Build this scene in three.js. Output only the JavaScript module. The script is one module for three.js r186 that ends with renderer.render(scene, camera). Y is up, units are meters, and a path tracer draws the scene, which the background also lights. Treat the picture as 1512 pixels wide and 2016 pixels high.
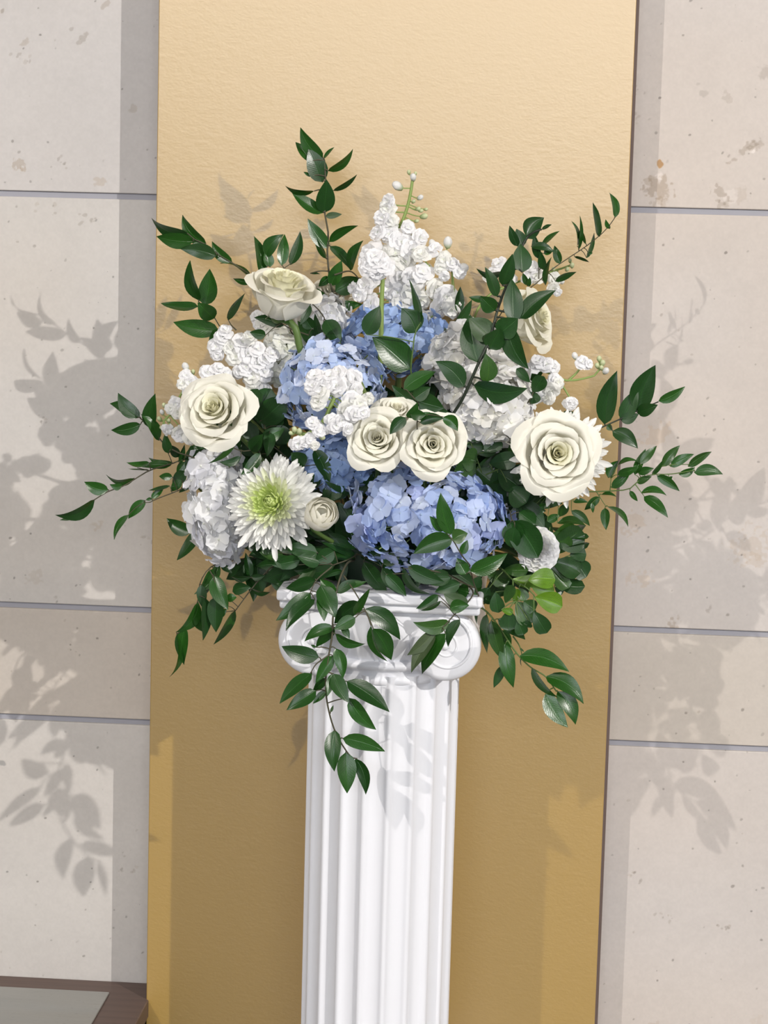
import * as THREE from 'three';
import { mergeGeometries } from 'three/addons/utils/BufferGeometryUtils.js';
import { RoundedBoxGeometry } from 'three/addons/geometries/RoundedBoxGeometry.js';
import { RectAreaLightUniformsLib } from 'three/addons/lights/RectAreaLightUniformsLib.js';

// ---------------------------------------------------------------- camera, light, exposure
const scene = new THREE.Scene();
const W = 1512, H = 2016, FPX = 4250, DEG = Math.PI / 180;
const camera = new THREE.PerspectiveCamera(2 * Math.atan(H / 2 / FPX) / DEG, W / H, 0.05, 60);
camera.rotation.order = 'YXZ';
camera.rotation.set(-7.52 * DEG, 4.05 * DEG, 1.53 * DEG);
camera.position.set(0.273, 1.68, 3.9);
camera.updateMatrixWorld(true);
const renderer = new THREE.WebGLRenderer({ antialias: true });
renderer.toneMapping = THREE.LinearToneMapping;
renderer.toneMappingExposure = 0.98;
renderer.shadowMap.enabled = true;
RectAreaLightUniformsLib.init();
scene.background = new THREE.Color(0x000000);

const CEIL = 4.6;                                   // ceiling height of the hall
const SPOTS = [                                     // two ceiling spotlights: [x, y, z, candela, colour]
  [4.55, 3.95, 5.35, 104, 0xfffaf4],
  [-2.75, 4.35, 5.35, 43, 0xfff8f0],
];
const FILL_PANELS = [[-2.2, 6.4], [2.2, 6.4]];            // unseen ceiling panels added for soft fill [x, z]
const PANEL_W = 1.8, PANEL_D = 1.2, PANEL_NITS = 2;
const FILL_WINDOWS = [-1.5, 0.8, 3.1], WIN_W = 2.1, WIN_Y = 3.35, WIN_H = 1.7, WIN_NITS = 8.5;   // unseen windows added opposite, for fill and the pale sheen on the gold

// ---------------------------------------------------------------- helpers
let seed = 20240611;
const rnd = () => { seed = (seed + 0x6D2B79F5) | 0; let t = Math.imul(seed ^ (seed >>> 15), 1 | seed); t = (t + Math.imul(t ^ (t >>> 7), 61 | t)) ^ t; return ((t ^ (t >>> 14)) >>> 0) / 4294967296; };
const rr = (a, b) => a + (b - a) * rnd();
const V3 = (x, y, z) => new THREE.Vector3(x, y, z);
const CAM = camera.position.clone();
// a point of the photograph at a chosen depth in front of the wall (wall face is z = 0)
function P(px, py, z) {
  const d = V3((px - W / 2) / FPX, -(py - H / 2) / FPX, -1).applyQuaternion(camera.quaternion);
  return CAM.clone().addScaledVector(d, (z - CAM.z) / d.z);
}
const PXM = z => (CAM.z - z) / FPX;                 // metres per pixel at depth z
const used = {};
function numbered(n) { used[n] = (used[n] ?? -1) + 1; return used[n] ? `${n}_${String(used[n]).padStart(3, '0')}` : n; }
function shade(o) { o.castShadow = true; o.receiveShadow = true; return o; }
function thing(name, label, category, pos, group, kind) {
  const g = new THREE.Group(); g.name = numbered(name); if (pos) g.position.copy(pos);
  g.userData = { label, category }; if (group) g.userData.group = group; if (kind) g.userData.kind = kind;
  scene.add(g); return g;
}
function part(name, geo, mat, parent, pos) {
  const m = shade(new THREE.Mesh(geo, mat)); m.name = name; if (pos) m.position.copy(pos); parent.add(m); return m;
}
function grid(nu, nv, fn) {                          // fn(u in 0..1, v in 0..1) -> [x,y,z]
  const pos = [], uv = [], idx = [];
  for (let j = 0; j <= nv; j++) for (let i = 0; i <= nu; i++) { const p = fn(i / nu, j / nv); pos.push(p[0], p[1], p[2]); uv.push(i / nu, j / nv); }
  for (let j = 0; j < nv; j++) for (let i = 0; i < nu; i++) { const a = j * (nu + 1) + i, b = a + 1, c = a + nu + 1, d = c + 1; idx.push(a, b, c, b, d, c); }
  const g = new THREE.BufferGeometry();
  g.setAttribute('position', new THREE.Float32BufferAttribute(pos, 3)); g.setAttribute('uv', new THREE.Float32BufferAttribute(uv, 2));
  g.setIndex(idx); g.computeVertexNormals(); return g;
}
function tint(g, fn) {                               // vertex colours from position/uv
  const p = g.attributes.position, t = g.attributes.uv, c = new Float32Array(p.count * 3);
  for (let i = 0; i < p.count; i++) { const k = fn(t ? t.getX(i) : 0, t ? t.getY(i) : 0, p.getX(i), p.getY(i), p.getZ(i)); c[3 * i] = k[0]; c[3 * i + 1] = k[1]; c[3 * i + 2] = k[2]; }
  g.setAttribute('color', new THREE.BufferAttribute(c, 3)); return g;
}
const mix = (a, b, t) => a.map((v, i) => v + (b[i] - v) * Math.min(1, Math.max(0, t)));
const lin = (r, g, b) => new THREE.Color().setRGB(r, g, b);
function tube(points, radius, radial = 6, taper = 1) {
  const curve = new THREE.CatmullRomCurve3(points, false, 'centripetal');
  const n = Math.max(4, (points.length - 1) * 5), fr = curve.computeFrenetFrames(n, false);
  return grid(radial, n, (u, v) => {
    const k = Math.round(v * n), c = curve.getPointAt(v), a = u * Math.PI * 2, r = radius * (1 + (taper - 1) * v);
    return [c.x + r * (Math.cos(a) * fr.normals[k].x + Math.sin(a) * fr.binormals[k].x), c.y + r * (Math.cos(a) * fr.normals[k].y + Math.sin(a) * fr.binormals[k].y), c.z + r * (Math.cos(a) * fr.normals[k].z + Math.sin(a) * fr.binormals[k].z)];
  });
}
// tiled value noise
const NT = new Float32Array(65536); for (let i = 0; i < 65536; i++) NT[i] = rnd();
function vnoise(x, y, per) {
  const xi = Math.floor(x), yi = Math.floor(y), fx = x - xi, fy = y - yi, u = fx * fx * (3 - 2 * fx), v = fy * fy * (3 - 2 * fy);
  const h = (a, b) => NT[((((a % per) + per) % per) * 251 + (((b % per) + per) % per) * 4099 + per * 17) & 65535];
  return h(xi, yi) * (1 - u) * (1 - v) + h(xi + 1, yi) * u * (1 - v) + h(xi, yi + 1) * (1 - u) * v + h(xi + 1, yi + 1) * u * v;
}
function dataTex(n, fn, srgb) {                      // fn(i, j) -> [r,g,b] 0..1
  const d = new Uint8Array(n * n * 4);
  for (let j = 0; j < n; j++) for (let i = 0; i < n; i++) { const k = 4 * (j * n + i), c = fn(i, j); d[k] = Math.max(0, Math.min(255, c[0] * 255)); d[k + 1] = Math.max(0, Math.min(255, c[1] * 255)); d[k + 2] = Math.max(0, Math.min(255, c[2] * 255)); d[k + 3] = 255; }
  const t = new THREE.DataTexture(d, n, n); t.magFilter = THREE.LinearFilter; t.minFilter = THREE.LinearMipmapLinearFilter; t.generateMipmaps = true;
  t.wrapS = t.wrapT = THREE.RepeatWrapping; if (srgb) t.colorSpace = THREE.SRGBColorSpace; t.needsUpdate = true; return t;
}

// ---------------------------------------------------------------- the hall
const STONE_M = 2.4, SN = 2048;                      // stone texture: 2.4 m square
function stoneMaps() {
  const val = new Float32Array(SN * SN), brown = new Float32Array(SN * SN), hgt = new Float32Array(SN * SN).fill(1);
  for (let j = 0; j < SN; j++) for (let i = 0; i < SN; i++) {
    const x = i / SN, y = j / SN;
    const n = 0.5 * vnoise(x * 6, y * 9, 6) + 0.3 * vnoise(x * 17, y * 23, 17) + 0.2 * vnoise(x * 53, y * 71, 53);
    const f = vnoise(x * 260, y * 320, 260), g = vnoise(x * 700, y * 700, 700);
    val[j * SN + i] = 1 + 0.05 * (n - 0.5) * 2 * 0.6 + 0.016 * (f - 0.5) + 0.02 * (g - 0.5);
    brown[j * SN + i] = 0.5 * (vnoise(x * 8 + 3.3, y * 11, 8) - 0.5);
  }
  const wrap = a => ((a % SN) + SN) % SN;
  function blot(cx, cy, rx, ry, dv, db, dh, rough = 0.5) {
    const q = rr(0, 99), R = Math.ceil(Math.max(rx, ry) * 1.6), ang = rr(0, 3), ca = Math.cos(ang * 0.4), sa = Math.sin(ang * 0.4);
    for (let y = -R; y <= R; y++) for (let x = -R; x <= R; x++) {
      const u = (x * ca + y * sa) / rx, v = (y * ca - x * sa) / ry, d = Math.hypot(u, v) + rough * (vnoise((x + cx) * 0.21 + q, (y + cy) * 0.21, 200) - 0.5) * 2 + rough * 0.5 * (vnoise((x + cx) * 0.6 + q, (y + cy) * 0.6, 200) - 0.5);
      const k = Math.max(0, Math.min(1, (1 - d) * 3)); if (k <= 0) continue;
      const at = wrap(Math.round(cy + y)) * SN + wrap(Math.round(cx + x)); val[at] *= 1 + dv * k; brown[at] += db * k; hgt[at] = Math.min(hgt[at], 1 - dh * k);
    }
  }
  for (let i = 0; i < 1500; i++) { const r = rr(0.8, 2.2); blot(rr(0, SN), rr(0, SN), r * rr(0.9, 1.8), r, -rr(0.06, 0.26), rr(0, 0.25), rr(0.2, 0.6), 0.4); }
  for (let i = 0; i < 90; i++) {                     // loose clusters of small pits
    const cx = rr(0, SN), cy = rr(0, SN); for (let k = 0; k < 7; k++) { const r = rr(1, 2.8); blot(cx + rr(-16, 16), cy + rr(-9, 9), r * 1.5, r, -rr(0.03, 0.12), 0.25, 0.4, 0.7); }
  }
  for (let i = 0; i < 26; i++) { const r = rr(5, 14); blot(rr(0, SN), rr(0, SN), r * 1.4, r, -rr(0.01, 0.04), rr(0.2, 0.5), 0.05, 0.9); }
  // the fossils and stains that can be made out on the photograph, at their own places on the wall
  const mark = (px, py, rx, ry, dv, db, dh, rough) => { const p = P(px, py, 0), s = SN / STONE_M; blot((p.x / STONE_M) * SN, (p.y / STONE_M) * SN, rx * PXM(0) * s, ry * PXM(0) * s, dv * 0.7, db * 0.8, dh, rough); };
  mark(1298, 372, 20, 27, -0.15, 0.9, 0.3, 0.7); mark(1276, 358, 13, 8, -0.10, 0.6, 0.2, 0.9); mark(1300, 400, 10, 12, -0.08, 0.5, 0.2, 0.9); mark(1298, 323, 7, 8, -0.2, 5.5, 0.2, 0.3); mark(1270, 376, 7, 5, -0.12, 0.4, 0.3, 0.6); mark(1297, 347, 9, 8, 0.10, -0.2, 0, 0.4);
  mark(1466, 296, 32, 7, -0.14, 0.5, 0.5, 0.8); mark(1486, 286, 14, 8, -0.12, 0.4, 0.5, 0.9); mark(1481, 297, 9, 5, 0.14, -0.3, 0, 0.3);
  mark(1416, 382, 10, 20, -0.15, 0.5, 0.5, 0.9); mark(1424, 404, 14, 8, -0.12, 0.4, 0.5, 0.9); mark(1438, 388, 12, 17, 0.05, -0.1, 0, 0.5); mark(1458, 388, 12, 14, -0.05, 0.3, 0.2, 0.9);
  mark(1506, 142, 12, 15, -0.11, 0.2, 0.2, 0.5); mark(1384, 185, 10, 7, -0.11, 0.1, 0.2, 0.5); mark(1375, 166, 5, 4, -0.09, 0.1, 0.2, 0.5); mark(1432, 195, 7, 14, -0.08, 0.2, 0.3, 1);
  mark(1324, 1228, 12, 10, -0.13, 0.9, 0.4, 0.8); mark(1374, 1402, 5, 4, -0.12, 0.5, 0.4, 0.5); mark(1432, 1211, 4, 3, -0.25, 0.4, 0.6, 0.4); mark(1394, 1202, 8, 5, -0.12, 0.3, 0.6, 0.9); mark(1475, 1075, 34, 28, -0.04, 0.6, 0.1, 0.9); mark(1485, 1105, 20, 12, -0.04, 0.6, 0.2, 0.9); mark(1263, 1140, 22, 16, -0.03, 0.8, 0.1, 0.9); mark(1290, 860, 30, 20, -0.03, 0.8, 0.1, 0.9); mark(1245, 1030, 22, 18, -0.04, 0.8, 0.2, 0.9);
  mark(160, 79, 12, 6, -0.14, 0.4, 0.5, 0.9); mark(139, 58, 4, 4, -0.15, 0.3, 0.5, 0.8); mark(37, 322, 12, 10, -0.12, 0.9, 0.3, 0.8); mark(43, 333, 5, 7, -0.1, 1.1, 0.3, 0.8); mark(195, 358, 9, 10, -0.07, 0.8, 0.2, 0.8); mark(50, 86, 9, 8, -0.10, 0.6, 0.3, 0.8); mark(4, 21, 5, 5, -0.2, 0.8, 0.4, 0.6); mark(206, 10, 9, 5, -0.12, 0.6, 0.3, 0.8); mark(262, 218, 9, 9, -0.08, 0.5, 0.3, 0.9); mark(3, 1503, 6, 8, -0.25, -0.3, 0.4, 0.4);
  const map = dataTex(SN, (i, j) => { const k = j * SN + i, v = val[k] * 0.905, b = Math.max(-0.6, brown[k]); return [v * (1 + 0.006 * b), v * (1 - 0.030 * b), v * (1 - 0.075 * b)]; }, true);
  const bump = dataTex(1024, (i, j) => { const k = (2 * j) * SN + 2 * i, h = Math.min(hgt[k], hgt[k + 1]); return [h, h, h]; });
  return [map, bump];
}
const [stoneMap, stoneBump] = stoneMaps();
const stone = (r, g, b) => new THREE.MeshStandardMaterial({ color: lin(r, g, b), map: stoneMap, bumpMap: stoneBump, bumpScale: 0.0008, roughness: 0.82 });
const STONES = { pale: stone(0.78, 0.74, 0.695), pale2: stone(0.775, 0.735, 0.705), tan: stone(0.75, 0.675, 0.595), warm: stone(0.785, 0.715, 0.66) };
const M = {
  joint: new THREE.MeshStandardMaterial({ color: lin(0.37, 0.37, 0.41), roughness: 0.9 }),
  plaster: new THREE.MeshStandardMaterial({ color: lin(0.62, 0.60, 0.57), roughness: 0.9 }),
  ceilingPaint: new THREE.MeshStandardMaterial({ color: lin(0.75, 0.74, 0.72), roughness: 0.95 }),
  floorTile: new THREE.MeshStandardMaterial({ color: lin(0.17, 0.16, 0.15), roughness: 0.5 }),
  black: new THREE.MeshStandardMaterial({ color: lin(0.02, 0.02, 0.02), roughness: 0.5 }),
};
const structure = (o, label, category) => { o.userData = { kind: 'structure', label, category }; return o; };
function slab(name, sx, sy, sz, x, y, z, mat, label, category) { const m = shade(new THREE.Mesh(new THREE.BoxGeometry(sx, sy, sz), mat)); m.name = name; m.position.set(x, y, z); scene.add(structure(m, label, category)); return m; }
slab('floor', 13, 0.2, 13, 0, -0.1, 5.9, M.floorTile, 'dark stone floor of the hall', 'floor');
slab('ceiling', 13, 0.2, 13, 0, CEIL + 0.1, 5.9, M.ceilingPaint, 'white painted ceiling of the hall', 'ceiling');
slab('wall_left', 0.2, CEIL, 12.2, -6.1, CEIL / 2, 5.9, M.plaster, 'plain plastered side wall beyond the bench', 'wall');
slab('wall_right', 0.2, CEIL, 12.2, 6.1, CEIL / 2, 5.9, M.plaster, 'plain plastered side wall of the hall', 'wall');
slab('wall_front', 12.4, CEIL, 0.2, 0, CEIL / 2, 12, M.plaster, 'plain plastered wall facing the flowers', 'wall');
{
  const wall = structure(new THREE.Group(), 'pale limestone slab wall with recessed grey joints', 'wall'); wall.name = 'wall_back'; scene.add(wall);
  part('joint_backing', new THREE.BoxGeometry(12.2, CEIL, 0.12), M.joint, wall, V3(0, CEIL / 2, -0.0655));
  const jy = [400, 1220, 1443].map(y => P(756, y, 0).y), tall = jy[0] - jy[1], low = jy[1] - jy[2], G = 0.0105;
  const edges = [0, jy[2] - tall, jy[2], jy[1], jy[0], jy[0] + tall, jy[0] + tall + low, jy[0] + 2 * tall + low, CEIL].filter((v, i, a) => i === 0 || v > a[i - 1] + 0.03);
  const cols = [-6.05, -4.86, -3.54, -2.22, -0.9 - 0.32, 0.1, 1.42, 2.74, 4.06, 5.38, 6.05];
  for (let r = 0; r + 1 < edges.length; r++) for (let c = 0; c + 1 < cols.length; c++) {
    const x0 = cols[c] + G / 2, x1 = cols[c + 1] - G / 2, y0 = edges[r] + G / 2, y1 = edges[r + 1] - G / 2, cx = (x0 + x1) / 2, cy = (y0 + y1) / 2;
    const g = new RoundedBoxGeometry(x1 - x0, y1 - y0, 0.03, 1, 0.0022), p = g.attributes.position, uv = g.attributes.uv;
    for (let i = 0; i < p.count; i++) uv.setXY(i, (p.getX(i) + cx) / STONE_M, (p.getY(i) + cy) / STONE_M);
    const isLow = y1 - y0 < 0.4; part('stone_slab', g, isLow ? STONES.tan : c < 5 ? [STONES.pale, STONES.pale2][(r + c) % 2] : [STONES.warm, STONES.pale2][(r + c) % 3 ? 0 : 1], wall, V3(cx, cy, -0.015));
  }
}
// ---------------------------------------------------------------- spotlights of the hall, and unseen fill windows and panels added
{
  const lens = new THREE.MeshStandardMaterial({ color: 0xffffff, emissive: 0xfff2e4, emissiveIntensity: 14 });
  SPOTS.forEach(([x, y, z, cd, col], i) => {
    const g = thing('ceiling_spotlight', ['black ceiling spotlight on the side of the hall away from the bench', 'black ceiling spotlight on the bench side of the hall'][i], 'spotlight', V3(x, CEIL, z));
    const lp = V3(x, y, z), aim = V3(0, 1.2, 0.2), dir = aim.clone().sub(lp).normalize();
    const rod = CEIL - y - 0.02; part('rod', new THREE.CylinderGeometry(0.012, 0.012, rod, 12), M.black, g, V3(0, -rod / 2, 0)); part('mount', new THREE.CylinderGeometry(0.06, 0.06, 0.02, 24), M.black, g, V3(0, -0.01, 0));
    const can = part('housing', new THREE.LatheGeometry([[0, -0.16], [0.05, -0.15], [0.062, -0.12], [0.065, 0.02], [0.058, 0.02], [0.055, -0.01]].map(a => new THREE.Vector2(...a)), 24), M.black, g, lp.clone().addScaledVector(dir, -0.03).sub(g.position));
    can.quaternion.setFromUnitVectors(V3(0, 1, 0), dir);
    const disc = part('lens', new THREE.CylinderGeometry(0.05, 0.05, 0.004, 24), lens, g, lp.clone().addScaledVector(dir, -0.035).sub(g.position)); disc.quaternion.setFromUnitVectors(V3(0, 1, 0), dir);
    const s = new THREE.SpotLight(col, cd, 0, 0.55, 0.6, 2); s.position.copy(lp); s.target.position.copy(aim); s.castShadow = true; s.shadow.mapSize.set(4096, 4096); s.shadow.radius = 1.6; s.shadow.bias = -0.0004; s.name = 'spot_beam'; scene.add(s, s.target);
  });
  const paneGlow = new THREE.MeshStandardMaterial({ color: 0xffffff, emissive: 0xf2f6ff, emissiveIntensity: 1.5 });
  FILL_WINDOWS.forEach((x, i) => {
    const g = structure(new THREE.Group(), 'glowing pane added for fill light high in the wall facing the flowers', 'window'); g.name = `window_${i + 1}`; g.position.set(x, WIN_Y, 11.9); scene.add(g);
    part('pane', new THREE.BoxGeometry(WIN_W, WIN_H, 0.01), paneGlow, g, V3(0, 0, -0.006));
    for (const s of [-1, 1]) { part('added_window_frame', new THREE.BoxGeometry(0.06, WIN_H + 0.12, 0.06), M.plaster, g, V3(s * (WIN_W / 2 + 0.03), 0, -0.03)); part('added_window_frame', new THREE.BoxGeometry(WIN_W, 0.06, 0.06), M.plaster, g, V3(0, s * (WIN_H / 2 + 0.03), -0.03)); }
    const l = new THREE.RectAreaLight(0xf4f7ff, WIN_NITS, WIN_W, WIN_H); l.position.set(x, WIN_Y, 11.88); l.lookAt(x, WIN_Y, 0); l.name = 'fill_light'; scene.add(l);
  });
  const glow = new THREE.MeshStandardMaterial({ color: 0xffffff, emissive: 0xfff6ee, emissiveIntensity: 1.4 });
  FILL_PANELS.forEach(([x, z], i) => {
    const g = thing('ceiling_fill_panel', 'rectangular white ceiling panel added for fill light', 'ceiling light', V3(x, CEIL, z), 'added fill light panels on the ceiling');
    part('frame', new THREE.BoxGeometry(PANEL_W + 0.06, 0.04, PANEL_D + 0.06), M.ceilingPaint, g, V3(0, -0.02, 0));
    part('diffuser', new THREE.BoxGeometry(PANEL_W, 0.01, PANEL_D), glow, g, V3(0, -0.045, 0));
    const l = new THREE.RectAreaLight(0xfffaf4, PANEL_NITS, PANEL_W, PANEL_D); l.position.set(x, CEIL - 0.06, z); l.lookAt(x, 0, z); l.name = 'panel_fill'; scene.add(l);
  });
}

// ---------------------------------------------------------------- gold panel
const ZP = 0.09;
{
  const n = 1024, bumpT = dataTex(n, (i, j) => { const x = i / n, y = j / n; const a = vnoise(x * 60, y * 110, 60), b = vnoise(x * 150, y * 260, 150), c = vnoise(x * 420, y * 420, 420); const h = 0.5 * a + 0.35 * b + 0.15 * c; return [h, h, h]; });
  const gold = new THREE.MeshPhysicalMaterial({ color: lin(0.45, 0.275, 0.042), metalness: 0.10, roughness: 0.38, ior: 2.33, clearcoat: 1, clearcoatRoughness: 0.39, bumpMap: bumpT, bumpScale: 0.0002 });
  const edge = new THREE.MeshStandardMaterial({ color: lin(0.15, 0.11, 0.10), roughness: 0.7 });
  const a = P(300, 1008, ZP).x, b = P(1212, 1008, ZP).x, top = 3.2, th = 0.03;
  const g = thing('gold_panel', 'tall flat gold panel standing against the stone wall behind the flowers', 'panel', V3((a + b) / 2, 0, 0));
  const f = new RoundedBoxGeometry(b - a, top, th, 2, 0.002), p = f.attributes.position, uv = f.attributes.uv;
  for (let i = 0; i < p.count; i++) uv.setXY(i, p.getX(i) / 0.6, p.getY(i) / 0.6);
  part('face_board', f, gold, g, V3(0, top / 2, ZP - th / 2));
  part('shade_line_backing', new THREE.BoxGeometry(b - a + 0.006, top - 0.01, ZP - th - 0.002), edge, g, V3(0.0034, top / 2, (ZP - th) / 2 + 0.001));  // dark rim past the right edge stands in for the contact shadow line
}

// ---------------------------------------------------------------- bench
{
  const n = 512, wood = dataTex(n, (i, j) => { const x = i / n, y = j / n; const v = 0.92 + 0.07 * vnoise(x * 6, y * 90, 6) + 0.05 * (vnoise(x * 30, y * 240, 30) - 0.5); return [v, v * 0.97, v * 0.95]; }, true);
  const brown = new THREE.MeshStandardMaterial({ color: lin(0.135, 0.094, 0.080), map: wood, roughness: 0.5 });
  const dark = new THREE.MeshStandardMaterial({ color: lin(0.035, 0.028, 0.027), roughness: 0.7 });
  const grey = new THREE.MeshStandardMaterial({ color: lin(0.43, 0.43, 0.41), map: stoneMap, roughness: 0.55 });
  const y = P(144, 1928, 0.004).y, xr = P(287, 1952, 0.12).x, x0 = -2.4, D = 0.46;
  const g = thing('bench', 'low brown wooden bench along the stone wall beside the gold panel', 'bench', V3((x0 + xr) / 2, 0, 0.003 + D / 2));
  const w = xr - x0;
  part('seat', new RoundedBoxGeometry(w, 0.035, D, 2, 0.003), brown, g, V3(0, y - 0.0175, 0));
  part('apron', new THREE.BoxGeometry(w - 0.03, 0.12, D - 0.04), dark, g, V3(0, y - 0.095, 0));
  for (const sx of [-1, 1]) for (const sz of [-1, 1]) part('leg', new THREE.BoxGeometry(0.06, y - 0.155, 0.06), dark, g, V3(sx * (w / 2 - 0.05), (y - 0.155) / 2, sz * (D / 2 - 0.06)));
  const a = P(215, 1953, 0.1), zc = (() => { let z = 0; for (let k = 0; k < 400; k++) { z = k * 0.001; if (P(215, 1953, z).y > y + 0.004) break; } return z; })();
  const xe = P(215, 1953, zc).x, sd = D - 0.03 - zc, sw = xe - (x0 + 0.12);
  const s = shade(new THREE.Mesh(new RoundedBoxGeometry(sw, 0.004, sd, 1, 0.001), grey)); s.name = numbered('stone_sheet'); s.position.set(xe - sw / 2, y + 0.0021, zc + sd / 2); s.userData = { label: 'thin flat pale grey sheet lying on the brown bench', category: 'sheet' }; scene.add(s);
}

// ---------------------------------------------------------------- column
const COLZ = 0.33, TOPY = P(750, 1168, COLZ + 0.165).y;
{
  const white = new THREE.MeshPhysicalMaterial({ color: lin(0.865, 0.875, 0.915), roughness: 0.42, clearcoat: 0.25, clearcoatRoughness: 0.4 });
  const g = thing('flower_pedestal', 'white fluted pedestal column with scrolled capital carrying the flowers', 'column', V3(0.028, 0, COLZ));
  const R = 0.1275, NF = 20, SH = P(758, 1338, COLZ + R).y, base = 0.12;
  const prof = a => { const k = ((a / (2 * Math.PI) * NF + 0.5) % 1 + 1) % 1 - 0.5, t = Math.abs(k) / 0.40; return t >= 1 ? R : R - 0.0080 * Math.sqrt(Math.max(0, 1 - t * t)) ** 1.1; };
  const N = NF * 18;
  part('shaft', grid(N, 1, (u, v) => { const a = u * 2 * Math.PI, r = prof(a); return [r * Math.sin(-a), base + v * (SH - base + 0.004), r * Math.cos(a)]; }), white, g);
  const L = pts => new THREE.LatheGeometry(pts.map(p => new THREE.Vector2(p[0], p[1])), 72);
  part('base_moulding', L([[0, 0.05], [0.165, 0.05], [0.172, 0.06], [0.172, 0.08], [0.16, 0.092], [0.145, 0.096], [0.142, 0.104], [0.148, 0.112], [0.146, 0.12], [0.128, 0.126], [0.1225, 0.135], [0, 0.135]]), white, g);
  part('plinth', new RoundedBoxGeometry(0.36, 0.052, 0.36, 2, 0.004), white, g, V3(0, 0.026, 0));
  const h = TOPY - SH, y0 = SH;
  part('necking', L([[0.118, y0 - 0.012], [0.1235, y0 - 0.010], [0.1235, y0 - 0.002], [0.121, y0 + 0.001], [0.121, y0 + 0.012], [0.129, y0 + 0.015], [0.133, y0 + 0.021], [0.129, y0 + 0.027], [0.122, y0 + 0.030], [0, y0 + 0.03]]), white, g);
  // echinus with egg and dart
  const ey0 = y0 + 0.028, ey1 = TOPY - 0.045;
  part('echinus', grid(240, 12, (u, v) => { const a = u * 2 * Math.PI, s = Math.sin(v * Math.PI / 2), egg = Math.abs(Math.cos(a * 11)); const r = 0.121 + 0.024 * s + 0.008 * Math.pow(egg, 0.6) * Math.sin(v * Math.PI); return [r * Math.sin(-a), ey0 + v * (ey1 - ey0), r * Math.cos(a)]; }), white, g);
  const cy = y0 + 0.062, vx = 0.107, vr = 0.058;
  for (const s of [-1, 1]) {
    // scroll: a bolster waisted in the middle, its two faces carrying a spiral fillet
    const roll = new THREE.LatheGeometry([[0, -0.146], [vr - 0.010, -0.146], [vr - 0.003, -0.143], [vr, -0.136], [vr, -0.115], [vr - 0.012, -0.06], [vr - 0.016, 0], [vr - 0.012, 0.06], [vr, 0.115], [vr, 0.136], [vr - 0.003, 0.143], [vr - 0.010, 0.146], [0, 0.146]].map(p => new THREE.Vector2(...p)), 48);
    roll.rotateX(Math.PI / 2); const ro = part('scroll', roll, white, g, V3(s * vx, cy, 0));
    for (const f of [-1, 1]) {
      const pts = []; for (let k = 0; k <= 60; k++) { const t = k / 60, a = Math.PI / 2 - s * f * t * 2 * Math.PI * 2.3 * f, q = (vr - 0.007) * Math.pow(0.16, t); pts.push(V3(Math.cos(a) * q, Math.sin(a) * q, f * 0.1455)); }
      const sp = tube(pts, 0.0034, 8, 0.5); part('spiral_fillet', sp, white, ro);
      const eye = new THREE.SphereGeometry(0.006, 16, 10); part('scroll_eye', eye, white, ro, V3(0, 0, f * 0.146));
    }
  }
  const band = new RoundedBoxGeometry(2 * vx + 0.03, 0.046, 0.284, 3, 0.008); part('scroll_band', band, white, g, V3(0, cy + vr - 0.023, 0));
  const abT = TOPY;
  part('abacus', new RoundedBoxGeometry(0.324, 0.018, 0.318, 2, 0.005), white, g, V3(0, cy + vr + 0.005, 0));
  part('abacus_rim', new RoundedBoxGeometry(0.332, Math.max(0.012, abT - (cy + vr + 0.010)), 0.336, 2, 0.005), white, g, V3(0, (abT + cy + vr + 0.010) / 2, 0));
}
// ---------------------------------------------------------------- flowers: materials and petal shapes
const COLX = 0.028, BOWL = V3(COLX, TOPY + 0.05, COLZ);
const leafMap = (() => {                             // grain, pale midrib and faint side veins; u across the leaf, v along it
  const n = 256; return dataTex(n, (i, j) => { const u = Math.abs(i / (n - 1) - 0.5) * 2, v = j / n; const rib = Math.exp(-u * u * 900), vein = Math.pow(0.5 + 0.5 * Math.cos((v * 15 - u * 3.2) * 2 * Math.PI), 14) * 0.10; const k = 0.80 + 0.10 * (vnoise(i / 9, j / 26, 40) - 0.5) + vein + 0.09 * (vnoise(i / 3, j / 3, 90) - 0.5); return [k + 0.25 * rib, k + 0.2 * rib, k + 0.16 * rib]; }, true);
})();
const leafBump = (() => { const n = 256; return dataTex(n, (i, j) => { const u = Math.abs(i / (n - 1) - 0.5) * 2, v = j / n; const k = 0.7 - 0.55 * Math.exp(-u * u * 500) - 0.06 * Math.pow(0.5 + 0.5 * Math.cos((v * 15 - u * 3.2) * 2 * Math.PI), 10) + 0.1 * vnoise(i / 8, j / 8, 32); return [k, k, k]; }); })();
const leafMat = (r, g, b, rough = 0.28) => new THREE.MeshPhysicalMaterial({ color: lin(r, g, b), map: leafMap, bumpMap: leafBump, bumpScale: 0.0004, roughness: rough, specularIntensity: 0.9, side: THREE.DoubleSide, transmission: 0.05, thickness: 0 });
const LEAVES = {
  ruscus: [leafMat(0.020, 0.098, 0.010), leafMat(0.026, 0.122, 0.012), leafMat(0.015, 0.078, 0.010), leafMat(0.032, 0.140, 0.016, 0.24)],
  salal: [leafMat(0.018, 0.086, 0.014, 0.40), leafMat(0.022, 0.100, 0.016, 0.36), leafMat(0.018, 0.084, 0.012, 0.34)],
  laurel: [leafMat(0.038, 0.120, 0.018), leafMat(0.050, 0.145, 0.022), leafMat(0.028, 0.092, 0.020)],
  fresh: [leafMat(0.16, 0.35, 0.014), leafMat(0.13, 0.30, 0.016)],
  olive: [leafMat(0.085, 0.135, 0.050, 0.5), leafMat(0.06, 0.125, 0.040, 0.45)],
};
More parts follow.
